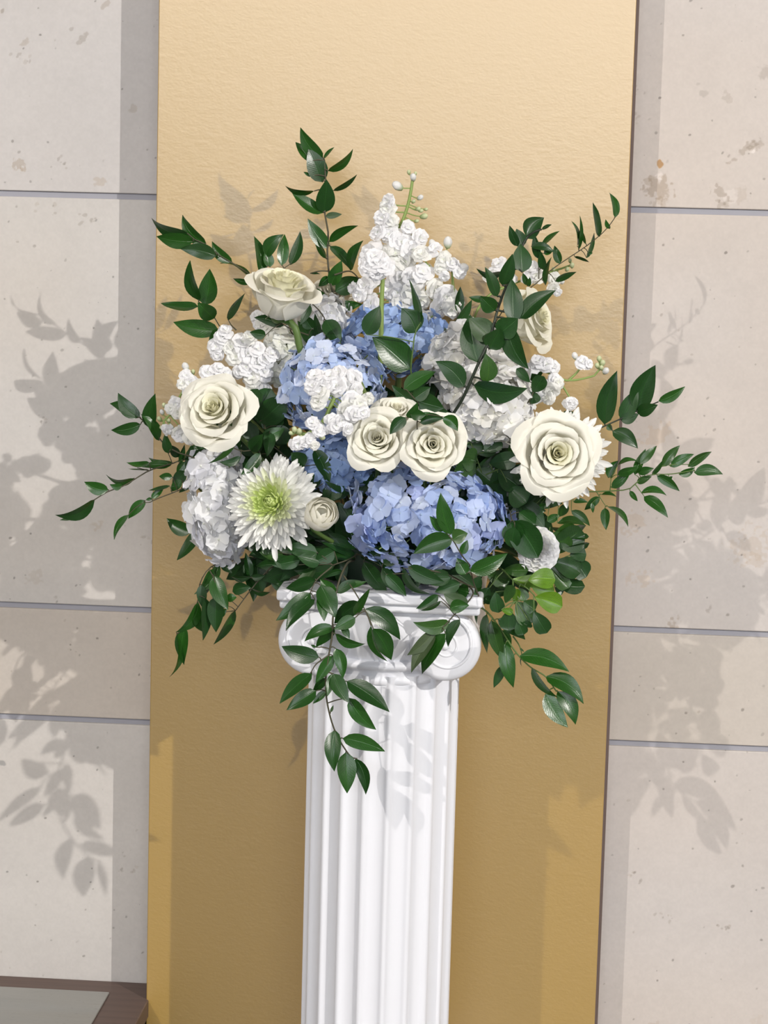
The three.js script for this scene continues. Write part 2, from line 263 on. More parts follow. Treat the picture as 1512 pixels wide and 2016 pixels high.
const stemMat = { green: new THREE.MeshStandardMaterial({ color: lin(0.10, 0.17, 0.04), roughness: 0.5 }), dark: new THREE.MeshStandardMaterial({ color: lin(0.022, 0.032, 0.018), roughness: 0.5 }), brown: new THREE.MeshStandardMaterial({ color: lin(0.07, 0.065, 0.035), roughness: 0.6 }), pale: new THREE.MeshStandardMaterial({ color: lin(0.26, 0.36, 0.10), roughness: 0.5 }) };
const petal = (r, g, b, rough = 0.62, tr = 0.2) => new THREE.MeshPhysicalMaterial({ color: lin(r, g, b), roughness: rough, side: THREE.DoubleSide, transmission: tr, thickness: 0, vertexColors: true });
const PET = {
  cream: petal(0.95, 0.93, 0.82), ivory: petal(0.95, 0.93, 0.79), lemon: petal(0.95, 0.93, 0.72), white: petal(0.92, 0.92, 0.93), soft: petal(0.90, 0.90, 0.86),
  mumWhite: petal(0.93, 0.93, 0.90), mumCream: petal(0.92, 0.95, 0.72), mumGreen: petal(0.80, 0.90, 0.40),
};
const BLUES = [petal(0.46, 0.58, 0.87), petal(0.56, 0.66, 0.90), petal(0.40, 0.53, 0.85), petal(0.52, 0.60, 0.90), petal(0.66, 0.74, 0.91)];
const DEEPBLUES = [petal(0.33, 0.48, 0.80), petal(0.40, 0.54, 0.82), petal(0.46, 0.59, 0.84)];
const PALEBLUES = [petal(0.52, 0.64, 0.89), petal(0.60, 0.70, 0.91), petal(0.70, 0.77, 0.92), petal(0.46, 0.59, 0.87)];
const WHITES = [petal(0.92, 0.92, 0.91), petal(0.90, 0.90, 0.88), petal(0.91, 0.91, 0.93)];
const CREAMS = [petal(0.92, 0.91, 0.87), petal(0.90, 0.88, 0.80), petal(0.92, 0.91, 0.89)];
const MINTS = [petal(0.84, 0.86, 0.72), petal(0.88, 0.88, 0.80)];

function frame(axis, spin = 0) {                     // quaternion that lays local +Y on axis
  return new THREE.Quaternion().setFromUnitVectors(V3(0, 1, 0), axis.clone().normalize()).multiply(new THREE.Quaternion().setFromAxisAngle(V3(0, 1, 0), spin));
}
const RIGHT = V3(1, 0, 0).applyQuaternion(camera.quaternion), UP = V3(0, 1, 0).applyQuaternion(camera.quaternion), BACK = V3(0, 0, 1).applyQuaternion(camera.quaternion);
const facing = (dx, dy, t) => BACK.clone().multiplyScalar(Math.cos(t)).addScaledVector(RIGHT, Math.sin(t) * dx).addScaledVector(UP, Math.sin(t) * dy).normalize();   // leaning by t towards (dx, dy), dy up
function stemTo(g, from, dirIn, mat, r = 0.003, into = BOWL) {      // a stem from a bloom down into the bowl
  const to = into.clone().add(V3(rr(-0.05, 0.05), rr(-0.01, 0.02), rr(-0.05, 0.05))), a = from.clone().addScaledVector(dirIn, 0.05), b = a.clone().lerp(to, 0.5).add(V3(0, -0.01, -0.01));
  return part('stem', tube([from, a, b, to].map(p => p.clone().sub(g.position)), r, 6, 1.1), mat, g);
}

// ---------------------------------------------------------------- leaves and sprigs
const SHAPES = { ruscus: t => 2.98 * Math.pow(t, 0.62) * Math.pow(1 - t, 1.02), oval: t => 2.36 * Math.pow(t, 0.9) * Math.pow(1 - t, 0.45), broad: t => 2.3 * Math.pow(t, 0.62) * Math.pow(1 - t, 0.62) };
function leafGeo(B, T, width, o = {}) {
  const u = T.clone().sub(B), L = u.length(); u.normalize();
  const v = (o.face || CAM.clone().sub(B)).clone().normalize(), s0 = u.clone().cross(v).normalize();
  const app = width, nat = Math.max(width, Math.min(L * (o.natural ?? 0.36), width * 2.1)), roll = Math.acos(Math.min(1, app / nat)) * (o.sign ?? (rnd() < 0.5 ? -1 : 1)) + (o.roll ?? rr(-0.3, 0.3));
  const q = new THREE.Quaternion().setFromAxisAngle(u, roll), s = s0.clone().applyQuaternion(q), n = s.clone().cross(u).normalize();
  if (n.dot(v) < 0) n.negate();
  const bend = o.bend ?? 0, arch = o.arch ?? rr(0.02, 0.09), fold = o.fold ?? rr(0.08, 0.3), sh = SHAPES[o.shape || 'ruscus'], wv = rr(0, 6), wa = rr(0, 0.012);
  return grid(6, 10, (a, t) => {
    const j = a * 2 - 1, k = 4 * t * (1 - t), h = nat / 2 * Math.max(0.012, sh(Math.min(0.9995, Math.max(0.0008, t))));
    const p = B.clone().addScaledVector(u, L * t).addScaledVector(s0, bend * L * k).addScaledVector(n, arch * L * k);
    p.addScaledVector(s, h * j).addScaledVector(n, fold * h * (Math.abs(j) ** 1.3 - 0.5) + wa * L * Math.sin(t * 9 + wv + j * 2) * Math.abs(j));
    return [p.x - B.x, p.y - B.y, p.z - B.z];
  });
}
// block: the zoom of the photograph in which the sprig was read: origin and scale
const BLK = { a: [280, 230, 3.024], b: [660, 300, 2.607], c: [200, 600, 3.024], d: [540, 600, 3.024], e: [840, 660, 2.52], f: [80, 760, 3.475], g: [380, 1060, 3.6], h: [760, 1020, 3.436], i: [0, 0, 1] };
function sprig(name, label, o) {
  const [x0, y0, sc] = BLK[o.k], X = x => x0 + x / sc, Y = y => y0 + y / sc;
  const stems = o.stems.map(st => st.map(p => [X(p[0]), Y(p[1]), p[2]]));
  const first = stems[0][0], root = P(first[0], first[1], first[2]);
  const g = thing(name, label, o.category || 'greenery', root, o.group);
  const sm = stemMat[o.stem || 'brown'], r = (o.r || 2.2) * PXM(0.4);
  const geos = stems.map((st, i) => {
    let pts = st.map(p => P(p[0], p[1], p[2]));
    if (i === 0 && !o.loose) { const to = BOWL.clone().add(V3(rr(-0.05, 0.05), rr(-0.02, 0.02), rr(-0.04, 0.04))); const mid = to.clone().lerp(pts[0], 0.55).add(V3(0, 0, -0.03)); pts = [to, mid, ...pts]; }
    return tube(pts.map(p => p.sub(root)), i ? r * 0.7 : r, 6, 0.55);
  });
  // dense samples of the stems, to hang every leaf on
  const samp = []; for (const st of stems) for (let i = 0; i + 1 < st.length; i++) for (let k = 0; k <= 12; k++) { const t = k / 12; samp.push([0, 1, 2].map(c => st[i][c] * (1 - t) + st[i + 1][c] * t)); }
  const mats = o.mats || LEAVES.ruscus, leaves = [];
  for (const lf of o.leaves) {
    const [bx, by, tx, ty, w, bend = 0, dz, m] = lf, b = [X(bx), Y(by)], t = [X(tx), Y(ty)];
    let best = null, bd = 1e9; for (const s of samp) { const d = Math.hypot(s[0] - b[0], s[1] - b[1]); if (d < bd) { bd = d; best = s; } }
    const Lpx = Math.hypot(t[0] - b[0], t[1] - b[1]), z = best[2] + (bd > 12 ? 0.006 : 0), tip = z + (dz ?? rr(-0.35, 0.45)) * Lpx * PXM(z);
    const B = P(b[0], b[1], z), T = P(t[0], t[1], tip);
    if (bd > 2) { const A = P(best[0], best[1], best[2]); geos.push(tube([A, A.clone().lerp(B, 0.5).add(V3(0, 0.002, 0.002)), B].map(p => p.clone().sub(root)), r * 0.5, 5, 0.8)); }
    leaves.push([leafGeo(B, T, w / sc * PXM(z) * (o.shape ? 1.32 : 1.05), { bend, shape: o.shape, natural: o.natural, arch: o.arch }), B.clone().sub(root), m ? LEAVES[m][Math.floor(rnd() * LEAVES[m].length)] : mats[Math.floor(rnd() * mats.length)]]);
  }
  part('stem', mergeGeometries(geos), sm, g);
  for (const [geo, pos, mat] of leaves) part('leaf', geo, mat, g, pos);
  return g;
}

// ---------------------------------------------------------------- blooms
function rosePetal(R, open, hw, o = {}) {            // one cupped petal in the rose's own frame, axis +Y, centred on +X
  const rim = R * (0.0 + 0.94 * open), top = R * (o.high ?? (0.46 - 0.36 * open * open)), curl = (o.curl ?? 0.12 * Math.min(1, open / 0.2) + 0.26 * open) * R, q = rr(0, 9), wob = R * 0.035 * (0.3 + open), nip = rr(-0.2, 0.2);
  if (o.ball) {                                      // a petal closing over a round bloom
    const Rb = R * (0.30 + 0.62 * open), Y = R * 0.9 * (0.45 + 0.5 * open), end = Math.PI * (0.90 - 0.26 * open);
    return grid(10, 10, (a, v) => { const u = a * 2 - 1, t = end * v * (1 - 0.16 * Math.pow(Math.abs(u), 2.5)), r = Rb * Math.sin(t) * (1 + 0.02 * Math.sin(u * 6 + q)) + 0.004 * R, ang = u * hw * 0.8; return [r * Math.cos(ang), -Y * Math.cos(t) - 0.05 * R, r * Math.sin(ang)]; });
  }
  const geo = grid(10, 10, (a, v) => {
    const u = a * 2 - 1, vm = 1 - 0.30 * Math.pow(Math.abs(u), 3.0) - 0.05 * Math.abs(u - nip), t = v * vm, s = 1 - t;
    let r = s * s * s * 0.05 * R + 3 * s * s * t * (rim * 0.85 + 0.04 * R) + 3 * s * t * t * (rim * 0.94 + 0.02 * R) + t * t * t * rim;
    let y = s * s * s * -0.62 * R + 3 * s * s * t * (-0.55 * R) + 3 * s * t * t * (top * 0.55 - 0.08 * R) + t * t * t * top;
    const c = Math.max(0, t - 0.72) / 0.28, edge = Math.max(0, Math.abs(u) - 0.55) / 0.45; r += curl * (c * c * 0.8 + 0.35 * edge * edge * open * t); y -= curl * c * c * c * 0.75;
    r += wob * Math.sin(u * 5 + q + t * 3) * t; y += wob * Math.cos(u * 4 + q * 2) * t * t;
    const ang = u * hw * (0.35 + 0.65 * Math.sin(Math.min(1, t * 1.25) * Math.PI / 2));
    return [r * Math.cos(ang), y, r * Math.sin(ang)];
  });
  return geo;
}
function rose(label, px, py, z, d, axis, o = {}) {
  const c = P(px, py, z), R = d / 2 * PXM(z), g = thing(o.name || 'rose', label, o.category || 'rose', c, o.group), head = frame(axis, rr(0, 6));
  const outer = o.outer ?? 8, mats = o.mats || [PET.lemon, PET.ivory, PET.cream], warm = [1, 1, 1], n = o.rings || [[4, 0.03, 0.10, 2.6], [4, 0.14, 0.24, 1.9], [5, 0.30, 0.44, 1.45], [5, 0.54, 0.70, 1.2], [outer - 2, 0.84, 1.0, 1.0]];
  let th = 0, idx = 0, tot = n.reduce((s, k) => s + k[0], 0);
  for (const [cnt, o0, o1, hw] of n) for (let k = 0; k < cnt; k++) {
    const f = o0 + (o1 - o0) * (cnt > 1 ? k / (cnt - 1) : 0), open = f * (o.open ?? 1) ** (1 - f), geo = tint(rosePetal(R, open, hw * rr(0.92, 1.1), { curl: o.curl, high: o.high ? o.high(f) : undefined, ball: o.ball }), () => warm);
    const mat = f < 0.25 ? mats[0] : f < 0.62 ? mats[1] : mats[2];
    const m = part('petal', geo, mat, g); m.quaternion.copy(head).multiply(new THREE.Quaternion().setFromAxisAngle(V3(0, 1, 0), th)); th += 2.399 + rr(-0.15, 0.15); idx++;
  }
  const bot = c.clone().addScaledVector(axis, -0.6 * R);
  const hip = part('calyx', new THREE.SphereGeometry(R * 0.2, 12, 8), stemMat.green, g, bot.clone().sub(c)); hip.quaternion.copy(head);
  for (let k = 0; k < 5; k++) { const a = k * 1.2566, d0 = V3(Math.cos(a), 0.15, Math.sin(a)).applyQuaternion(head); part('sepal', leafGeo(bot, bot.clone().addScaledVector(d0, R * 0.62), R * 0.2, { face: axis.clone().negate(), fold: 0.1, arch: -0.1 }), LEAVES.laurel[0], g, bot.clone().sub(c)); }
  if (o.stem) part('stem', tube([bot, ...o.stem.map(p => P(...p))].map(p => p.clone().sub(c)), (o.sr || 0.0042), 8, 1), stemMat[o.sm || 'green'], g); else stemTo(g, bot, axis.clone().negate(), stemMat.green, 0.0036);
  return g;
}
const FLORETS = Array.from({ length: 12 }, () => {   // four rounded sepals and a small eye, radius 1, facing +Y
  const gs = [];
  for (let k = 0; k < 4; k++) {
    const sz = rr(0.86, 1.1), cup = rr(-0.30, 0.30), tw = rr(-0.45, 0.45), wide = rr(0.50, 0.60), rise = rr(-0.22, 0.20), lift = k % 2 ? 0.05 : 0;
    const g = grid(6, 6, (a, v) => { const u = a * 2 - 1, w = wide * Math.min(1, 0.25 + v * 1.9) * Math.pow(Math.max(0, 1 - Math.pow(Math.abs((v - 0.5) / 0.515), 2.8)), 0.5) * 1.02; const x = sz * v * (1 - 0.14 * u * u * v), zz = u * w * sz; return [x, 0.02 + lift + rise * v + cup * (v * v * 0.6 + u * u * 0.4 * v) + tw * zz * v * 0.7 - 0.08 * Math.exp(-u * u * 18) * v * (1 - v), zz]; });
    g.rotateY(k * Math.PI / 2 + rr(-0.14, 0.14)); tint(g, (x, v) => mix([1.05, 1.05, 1.03], [0.95, 0.96, 1], v * 1.3)); gs.push(g);
  }
  const e = new THREE.SphereGeometry(0.10, 7, 5); e.translate(0, 0.06, 0); tint(e, () => [0.98, 1, 0.9]); gs.push(e);
  return mergeGeometries(gs);
});
function hydrangea(label, px, py, z, rx, ry, rz, n, mats, o = {}) {
  const c = P(px, py, z), m = PXM(z), A = rx * m, B = ry * m, C = rz * m, g = thing('hydrangea', label, 'hydrangea', c, o.group), fr = (o.fr || 19) * m, up = frame(BACK), roll = o.tilt || 0;
  const qr = new THREE.Quaternion().setFromAxisAngle(BACK, roll);
  for (let i = 0, k = 0; k < n && i < n * 2; i++) {
    const t = (i + 0.5) / (n * 1.45), y = 1 - 2 * t; if (y < -0.42) break;                 // open below, where the stalks gather
    const ph = i * 2.39996 + rr(-0.12, 0.12), s = Math.sqrt(Math.max(0, 1 - y * y));
    const d = V3(s * Math.cos(ph), s * Math.sin(ph), y), lump = 1 + 0.07 * Math.sin(d.x * 5 + px) * Math.cos(d.y * 6 + py) + rr(-0.16, 0.07);
    const pos = RIGHT.clone().multiplyScalar(d.x * A).addScaledVector(UP, d.y * B).addScaledVector(BACK, d.z * C).applyQuaternion(qr).multiplyScalar(lump);
    const nrm = RIGHT.clone().multiplyScalar(d.x / A).addScaledVector(UP, d.y / B).addScaledVector(BACK, d.z / C).applyQuaternion(qr).normalize().add(V3(rr(-0.55, 0.55), rr(-0.55, 0.55), rr(-0.55, 0.55))).normalize();
    const f = part('floret', FLORETS[Math.floor(rnd() * FLORETS.length)], mats[Math.floor(rnd() * mats.length)], g, pos); f.quaternion.copy(frame(nrm, rr(0, 6))); f.scale.setScalar(fr * rr(0.82, 1.25)); k++;
  }
  // green stalklets that carry the florets, gathered to the stem
  const gs = []; for (let i = 0; i < 26; i++) { const f = g.children[Math.floor(rnd() * g.children.length)].position; gs.push(tube([V3(0, -0.2 * B, -0.5 * C), f.clone().multiplyScalar(0.5).add(V3(0, -0.05 * B, -0.15 * C)), f.clone().multiplyScalar(0.96)], 0.0011, 5)); }
  part('stalklets', mergeGeometries(gs), stemMat.pale, g).userData.kind = 'stuff';
  stemTo(g, c.clone().add(V3(0, -0.2 * B, -0.5 * C)), V3(0, -0.6, -0.6), stemMat.green, 0.0045);
  return g;
}
const RUFFLES = Array.from({ length: 6 }, () => {    // a double stock floret: crinkled petals in three whorls, radius 1
  const gs = [];
  for (const [cnt, len, lift, wide] of [[4, 1.0, 0.02, 0.66], [4, 0.82, 0.42, 0.54], [3, 0.52, 0.9, 0.38]]) for (let k = 0; k < cnt; k++) {
    const q = rr(0, 9), l = len * rr(0.88, 1.1), el = lift + rr(-0.22, 0.22), tw = rr(-0.3, 0.3);
    const g = grid(6, 6, (a, v) => { const u = a * 2 - 1, w = wide * Math.min(1, 0.2 + 1.5 * v) * Math.pow(Math.max(0, 1 - Math.pow(Math.abs((v - 0.5) / 0.52), 3)), 0.45), cr = 0.07 * Math.sin(u * 3.5 + q) * v + 0.03 * Math.sin(v * 6 + q * 2 + u * 2) * v; const rad = l * v * (1 - 0.10 * u * u), droop = -0.30 * v * v * l * (1 - lift * 0.7); return [rad * Math.cos(el), rad * Math.sin(el) + droop + cr + tw * u * w * v, u * w]; });
    g.rotateY(k * 2 * Math.PI / cnt + rr(-0.3, 0.3) + len * 3); tint(g, (x, v) => mix([0.94, 0.98, 0.84], [1, 1, 1], v * 3)); gs.push(g);
  }
  return mergeGeometries(gs);
});
const BUD = (() => { const g = new THREE.LatheGeometry([[0, -1], [0.32, -0.92], [0.52, -0.55], [0.66, 0], [0.62, 0.42], [0.42, 0.76], [0.14, 0.93], [0, 0.96]].map(p => new THREE.Vector2(...p)), 12); const p = g.attributes.position; for (let i = 0; i < p.count; i++) { const a = Math.atan2(p.getZ(i), p.getX(i)), k = 1 + 0.07 * Math.sin(a * 4 + p.getY(i) * 3); p.setX(i, p.getX(i) * k); p.setZ(i, p.getZ(i) * k); } g.computeVertexNormals(); return g; })();
const BUDW = tint(BUD.clone(), (u, v, x, y) => mix([0.42, 0.52, 0.20], [1, 1, 0.97], (y + 0.75) * 1.6)), BUDG = tint(BUD.clone(), (u, v, x, y) => mix([0.34, 0.46, 0.16], [0.78, 0.84, 0.50], (y + 0.7) * 0.8));
// florets: [x, y, radius, dz], buds: [x, y, radius, green?]
function stock(label, o) {
  const [x0, y0, sc] = BLK[o.k], X = x => x0 + x / sc, Y = y => y0 + y / sc;
  const st = o.stems.map(s => s.map(p => [X(p[0]), Y(p[1]), p[2]])), f0 = st[0][0], root = P(...f0), g = thing('stock_flower', label, 'stock flower', root);
  const geos = st.map((s, i) => { let pts = s.map(p => P(...p)); if (i === 0) { const to = BOWL.clone().add(V3(rr(-0.04, 0.04), 0, rr(-0.04, 0.04))); pts = [to, to.clone().lerp(pts[0], 0.6).add(V3(0, 0, -0.04)), ...pts]; } return tube(pts.map(p => p.sub(root)), (i ? 2.4 : (o.r || 5)) * PXM(0.35), 8, i ? 0.7 : 0.5); });
  const samp = []; for (const s of st) for (let i = 0; i + 1 < s.length; i++) for (let k = 0; k <= 10; k++) samp.push([0, 1, 2].map(c => s[i][c] * (1 - k / 10) + s[i + 1][c] * k / 10));
  const near = (x, y) => samp.reduce((b, s) => Math.hypot(s[0] - x, s[1] - y) < Math.hypot(b[0] - x, b[1] - y) ? s : b);
  const mats = o.mats || [PET.white, PET.white, PET.soft]; const out = [];
  for (const [fx, fy, r, dz = 0] of o.florets) {
    const x = X(fx), y = Y(fy), s = near(x, y), z = s[2] + 0.014 + dz, c = P(x, y, z), A = P(...s), dir = c.clone().sub(A).normalize().multiplyScalar(0.75).addScaledVector(BACK, 0.75).add(V3(rr(-0.35, 0.35), rr(-0.2, 0.45), rr(-0.2, 0.2))).normalize();
    geos.push(tube([A, A.clone().lerp(c, 0.6).add(V3(0, -0.003, 0)), c].map(p => p.clone().sub(root)), 1.6 * PXM(z), 5, 0.8));
    out.push(['floret', RUFFLES[Math.floor(rnd() * 6)], mats[Math.floor(rnd() * mats.length)], c.sub(root), frame(dir, rr(0, 6)), r / sc * PXM(z) * 1.2]);
  }
  for (const [fx, fy, r, green] of o.buds || []) {
    const x = X(fx), y = Y(fy), s = near(x, y), z = s[2] + 0.004, c = P(x, y, z), A = P(...s), dir = c.clone().sub(A).add(V3(rr(-0.004, 0.004), 0.012, 0.008)).normalize();
    geos.push(tube([A, A.clone().lerp(c, 0.6).add(V3(0, -0.002, 0)), c].map(p => p.clone().sub(root)), 1.3 * PXM(z), 5, 0.8));
    out.push(['bud', green ? BUDG : BUDW, PET.white, c.sub(root), frame(dir, rr(0, 6)), r / sc * PXM(z) * 1.05]);
  }
  part('stem', mergeGeometries(geos), stemMat.pale, g);
  for (const [n, geo, mat, pos, q, s] of out) { const m = part(n, geo, mat, g, pos); m.quaternion.copy(q); m.scale.setScalar(s); }
  return g;
}
function strap(len, wid, curve, quill) {             // a long chrysanthemum petal along +X, curving up towards +Y
  return tint(grid(4, 9, (a, v) => { const u = a * 2 - 1, ang = curve * v, x = Math.abs(curve) < 1e-3 ? len * v : len * Math.sin(ang) / curve, y = Math.abs(curve) < 1e-3 ? 0 : len * (1 - Math.cos(ang)) / curve; const w = wid * (0.45 + 0.55 * Math.pow(v, 0.6)) * Math.sqrt(Math.max(0.02, 1 - Math.pow(v, 7))); return [x - Math.sin(ang) * quill * w * u * u, y + Math.cos(ang) * quill * w * u * u, u * w]; }), () => [1, 1, 1]);
}
function chrysanthemum(label, px, py, z, d, axis, o = {}) {
  const c = P(px, py, z), R = d / 2 * PXM(z), g = thing('chrysanthemum', label, 'chrysanthemum', c), head = frame(axis, 0.7), N = o.n || 210, skip = o.from || 0;
  const RG = Array.from({ length: 14 }, (_, k) => { const f = k / 13; return [0, 1, 2].map(() => strap(R * (0.40 + 0.60 * Math.pow(f, 0.8)) * rr(0.94, 1.05), R * (0.050 + 0.046 * f), 1.05 - 0.75 * f + rr(-0.12, 0.12), 0.55)); });
  for (let i = Math.floor(skip * N); i < N; i++) {
    const f = i / (N - 1), k = Math.min(13, Math.floor(f * 14)), geo = RG[k][i % 3], el = (1.30 - 1.62 * Math.pow(f, 0.72)) + rr(-0.1, 0.1), m = part('petal', geo, f < (o.green ?? 0.30) ? PET.mumGreen : f < (o.green ?? 0.30) * 1.7 ? PET.mumCream : PET.mumWhite, g);
    const yaw = i * 2.39996 + rr(-0.1, 0.1), rad = R * 0.22 * Math.sqrt(f);
    m.quaternion.copy(head).multiply(new THREE.Quaternion().setFromAxisAngle(V3(0, 1, 0), yaw)).multiply(new THREE.Quaternion().setFromAxisAngle(V3(0, 0, 1), el));
    m.position.copy(V3(Math.cos(yaw) * rad, -0.12 * R * f, -Math.sin(yaw) * rad).applyQuaternion(head)); const s = f > 0.94 ? rr(0.9, 1.12) : 1; m.scale.set(s, s, s);
  }
  for (const [dx, dy, dz, len, cv, el] of o.strays || []) {                                   // straggling outer petals
    const dir = RIGHT.clone().multiplyScalar(dx).addScaledVector(UP, dy).addScaledVector(BACK, dz).normalize(), b = dir.clone().multiplyScalar(R * 0.55);
    const m = part('petal', strap(R * len, R * 0.085, cv, 0.7), PET.mumWhite, g, b), zax = dir.clone().cross(BACK).normalize(), yax = zax.clone().cross(dir).normalize();
    m.quaternion.setFromRotationMatrix(new THREE.Matrix4().makeBasis(dir, yax.clone().multiplyScalar(Math.cos(el)).addScaledVector(zax, Math.sin(el)), zax.clone().multiplyScalar(Math.cos(el)).addScaledVector(yax, -Math.sin(el))));
  }
  part('receptacle', new THREE.SphereGeometry(R * 0.16, 14, 10), stemMat.pale, g);
  stemTo(g, c, axis.clone().negate(), stemMat.green, 0.004);
  return g;
}
function carnation(label, px, py, z, d, axis) {
  const c = P(px, py, z), R = d / 2 * PXM(z), g = thing('carnation', label, 'carnation', c), head = frame(axis, 0.3);
  for (let i = 0; i < 46; i++) {
    const f = i / 45, len = R * (0.75 + 0.3 * f), el = 1.35 - 1.45 * f, q = rr(0, 9), w = R * (0.34 + 0.14 * f);
    const geo = tint(grid(9, 6, (a, v) => { const u = a * 2 - 1, serr = 1 + 0.07 * Math.sin(a * 9 * Math.PI) * v, l = len * v * serr * (1 - 0.15 * u * u), cr = R * 0.085 * Math.sin(u * 8 + q) * v * v; return [l, cr + R * 0.10 * v * v, u * w * Math.pow(v, 0.7)]; }), () => [1, 1, 1]);
    const m = part('petal', geo, i % 4 ? PET.white : PET.soft, g), yaw = i * 2.39996; m.quaternion.copy(head).multiply(new THREE.Quaternion().setFromAxisAngle(V3(0, 1, 0), yaw)).multiply(new THREE.Quaternion().setFromAxisAngle(V3(0, 0, 1), el)); m.position.copy(V3(0, -0.35 * R, 0).applyQuaternion(head));
  }
  part('calyx', new THREE.CylinderGeometry(R * 0.2, R * 0.14, R * 0.7, 12), stemMat.green, g, V3(0, -0.6 * R, 0).applyQuaternion(head)).quaternion.copy(head);
  stemTo(g, c.clone().addScaledVector(axis, -0.9 * R), axis.clone().negate(), stemMat.green, 0.0026);
}

// ---------------------------------------------------------------- bowl on the column
{
  const g = thing('floral_bowl', 'low dark green bowl on the column top holding the stems', 'bowl', V3(COLX, TOPY, COLZ));
  const m = new THREE.MeshStandardMaterial({ color: lin(0.012, 0.03, 0.015), roughness: 0.5 });
  part('bowl', new THREE.LatheGeometry([[0, 0], [0.085, 0], [0.095, 0.006], [0.125, 0.055], [0.128, 0.062], [0.122, 0.062], [0.09, 0.012], [0, 0.010]].map(p => new THREE.Vector2(...p)), 48), m, g);
  part('foam', new THREE.SphereGeometry(0.105, 32, 20), new THREE.MeshStandardMaterial({ color: lin(0.015, 0.05, 0.02), roughness: 0.95 }), g, V3(0, 0.055, 0)).scale.set(1, 0.8, 1);
}
// ---------------------------------------------------------------- hydrangeas
hydrangea('large clear blue hydrangea hanging over the column front below the two open roses', 845, 1024, 0.44, 152, 102, 122, 170, BLUES, { fr: 23 });
hydrangea('pale blue hydrangea behind the white stock that droops forward', 655, 765, 0.40, 98, 92, 95, 125, PALEBLUES, { fr: 20 });
hydrangea('deep blue hydrangea at the back under the tall white stock', 785, 668, 0.30, 100, 66, 75, 95, DEEPBLUES, { fr: 20 });
hydrangea('dusky blue hydrangea deep in the gap left of the two open roses', 665, 905, 0.36, 85, 70, 75, 90, DEEPBLUES, { fr: 20 });
hydrangea('tall white hydrangea beside the green-eyed chrysanthemum', 432, 995, 0.40, 56, 112, 75, 105, WHITES, { fr: 24, tilt: 0.12 });
hydrangea('creamy white hydrangea above the cream rose with straggling petals behind it', 965, 795, 0.40, 84, 84, 80, 110, CREAMS, { fr: 23 });
hydrangea('white hydrangea behind the dark upright leafy branch', 925, 710, 0.34, 80, 70, 70, 95, CREAMS, { fr: 22 });
hydrangea('greenish white hydrangea behind the side stock flower', 560, 705, 0.33, 52, 52, 45, 55, MINTS, { fr: 19 });
hydrangea('white hydrangea at the back below the highest rose', 640, 635, 0.28, 52, 50, 45, 55, WHITES, { fr: 18 });
// ---------------------------------------------------------------- roses
rose('white rose held highest, half open, on a thick bare green stem', 554, 588, 0.42, 138, facing(0.25, 1, 1.05), { high: f => 0.95 - 0.38 * f * f, mats: [PET.lemon, PET.lemon, PET.cream], stem: [[578, 640, 0.42], [592, 690, 0.415], [612, 730, 0.40], [680, 860, 0.35]], sr: 0.0062, sm: 'green', open: 0.8 });
rose('full cream rose in front of the side stock flower and its buds', 424, 806, 0.50, 146, facing(-0.45, 0.55, 0.55), { mats: [PET.lemon, PET.ivory, PET.cream], open: 1, outer: 9 });
rose('open cream rose nestled beside its twin rose with the wider heart', 743, 864, 0.545, 122, facing(-0.1, 0.35, 0.45), { mats: [PET.ivory, PET.ivory, PET.cream], open: 0.9 });
rose('open cream rose with a wide spiral heart directly over the blue hydrangea', 852, 875, 0.56, 126, facing(0.15, 0.1, 0.25), { mats: [PET.ivory, PET.ivory, PET.cream], open: 1 });
rose('small cream rose tucked behind the twin roses', 780, 808, 0.50, 84, facing(0.1, 1, 0.8), { mats: [PET.ivory, PET.cream, PET.cream] });
rose('cream rose at the back half covered by dark branch leaves', 1046, 630, 0.33, 122, facing(1, 0.3, 1.0), { high: f => 0.66 - 0.36 * f * f, mats: [PET.lemon, PET.ivory, PET.ivory], stem: [[1010, 690, 0.34], [960, 760, 0.35], [880, 920, 0.34]] });
rose('white rose mostly hidden at the back beside the tallest leafy sprig', 652, 578, 0.24, 80, facing(0.2, 1, 0.7), { mats: [PET.ivory, PET.cream, PET.cream] });
rose('largest cream rose with white straggling petals around its rim', 1097, 893, 0.50, 158, facing(0.15, 0.15, 0.35), { mats: [PET.lemon, PET.cream, PET.cream], outer: 10, open: 1 });
rose('tight round ivory ranunculus beside the green-eyed chrysanthemum', 632, 1011, 0.575, 78, facing(0.4, 0.5, 0.6), { name: 'ranunculus', category: 'ranunculus', mats: [PET.cream, PET.cream, PET.cream], ball: true, rings: [[5, 0.1, 0.35, 1.3], [7, 0.42, 0.7, 1.1], [8, 0.75, 1.0, 1.0]] });
// ---------------------------------------------------------------- chrysanthemums and carnation
chrysanthemum('white chrysanthemum with lime green eye and long straggling petals', 536, 990, 0.50, 168, facing(-0.55, 0.25, 0.45), { n: 290, strays: [[0.55, 0.85, 0.2, 0.75, 0.9, 0.4], [0.85, 0.5, 0.1, 0.75, 1.2, -0.6], [0.05, -1, 0.1, 0.85, -0.3, 0.2], [0.45, -0.95, 0.2, 0.7, 0.4, 0.3], [-0.65, -0.85, 0, 0.8, 0.3, 0], [0.95, -0.25, 0.3, 0.7, 0.5, 0.2]] });
chrysanthemum('white chrysanthemum almost hidden behind the largest cream rose', 1106, 897, 0.465, 160, facing(0.2, 0.1, 0.3), { n: 290, from: 0.4, green: 0, strays: [[0.1, -1, 0.2, 0.8, 0.2, 0.4], [-0.6, 0.8, 0, 0.6, 1.0, 0]] });
carnation('small ruffled white carnation low among the broad oval leaves', 1062, 1082, 0.44, 92, facing(0.5, 0.15, 0.5));
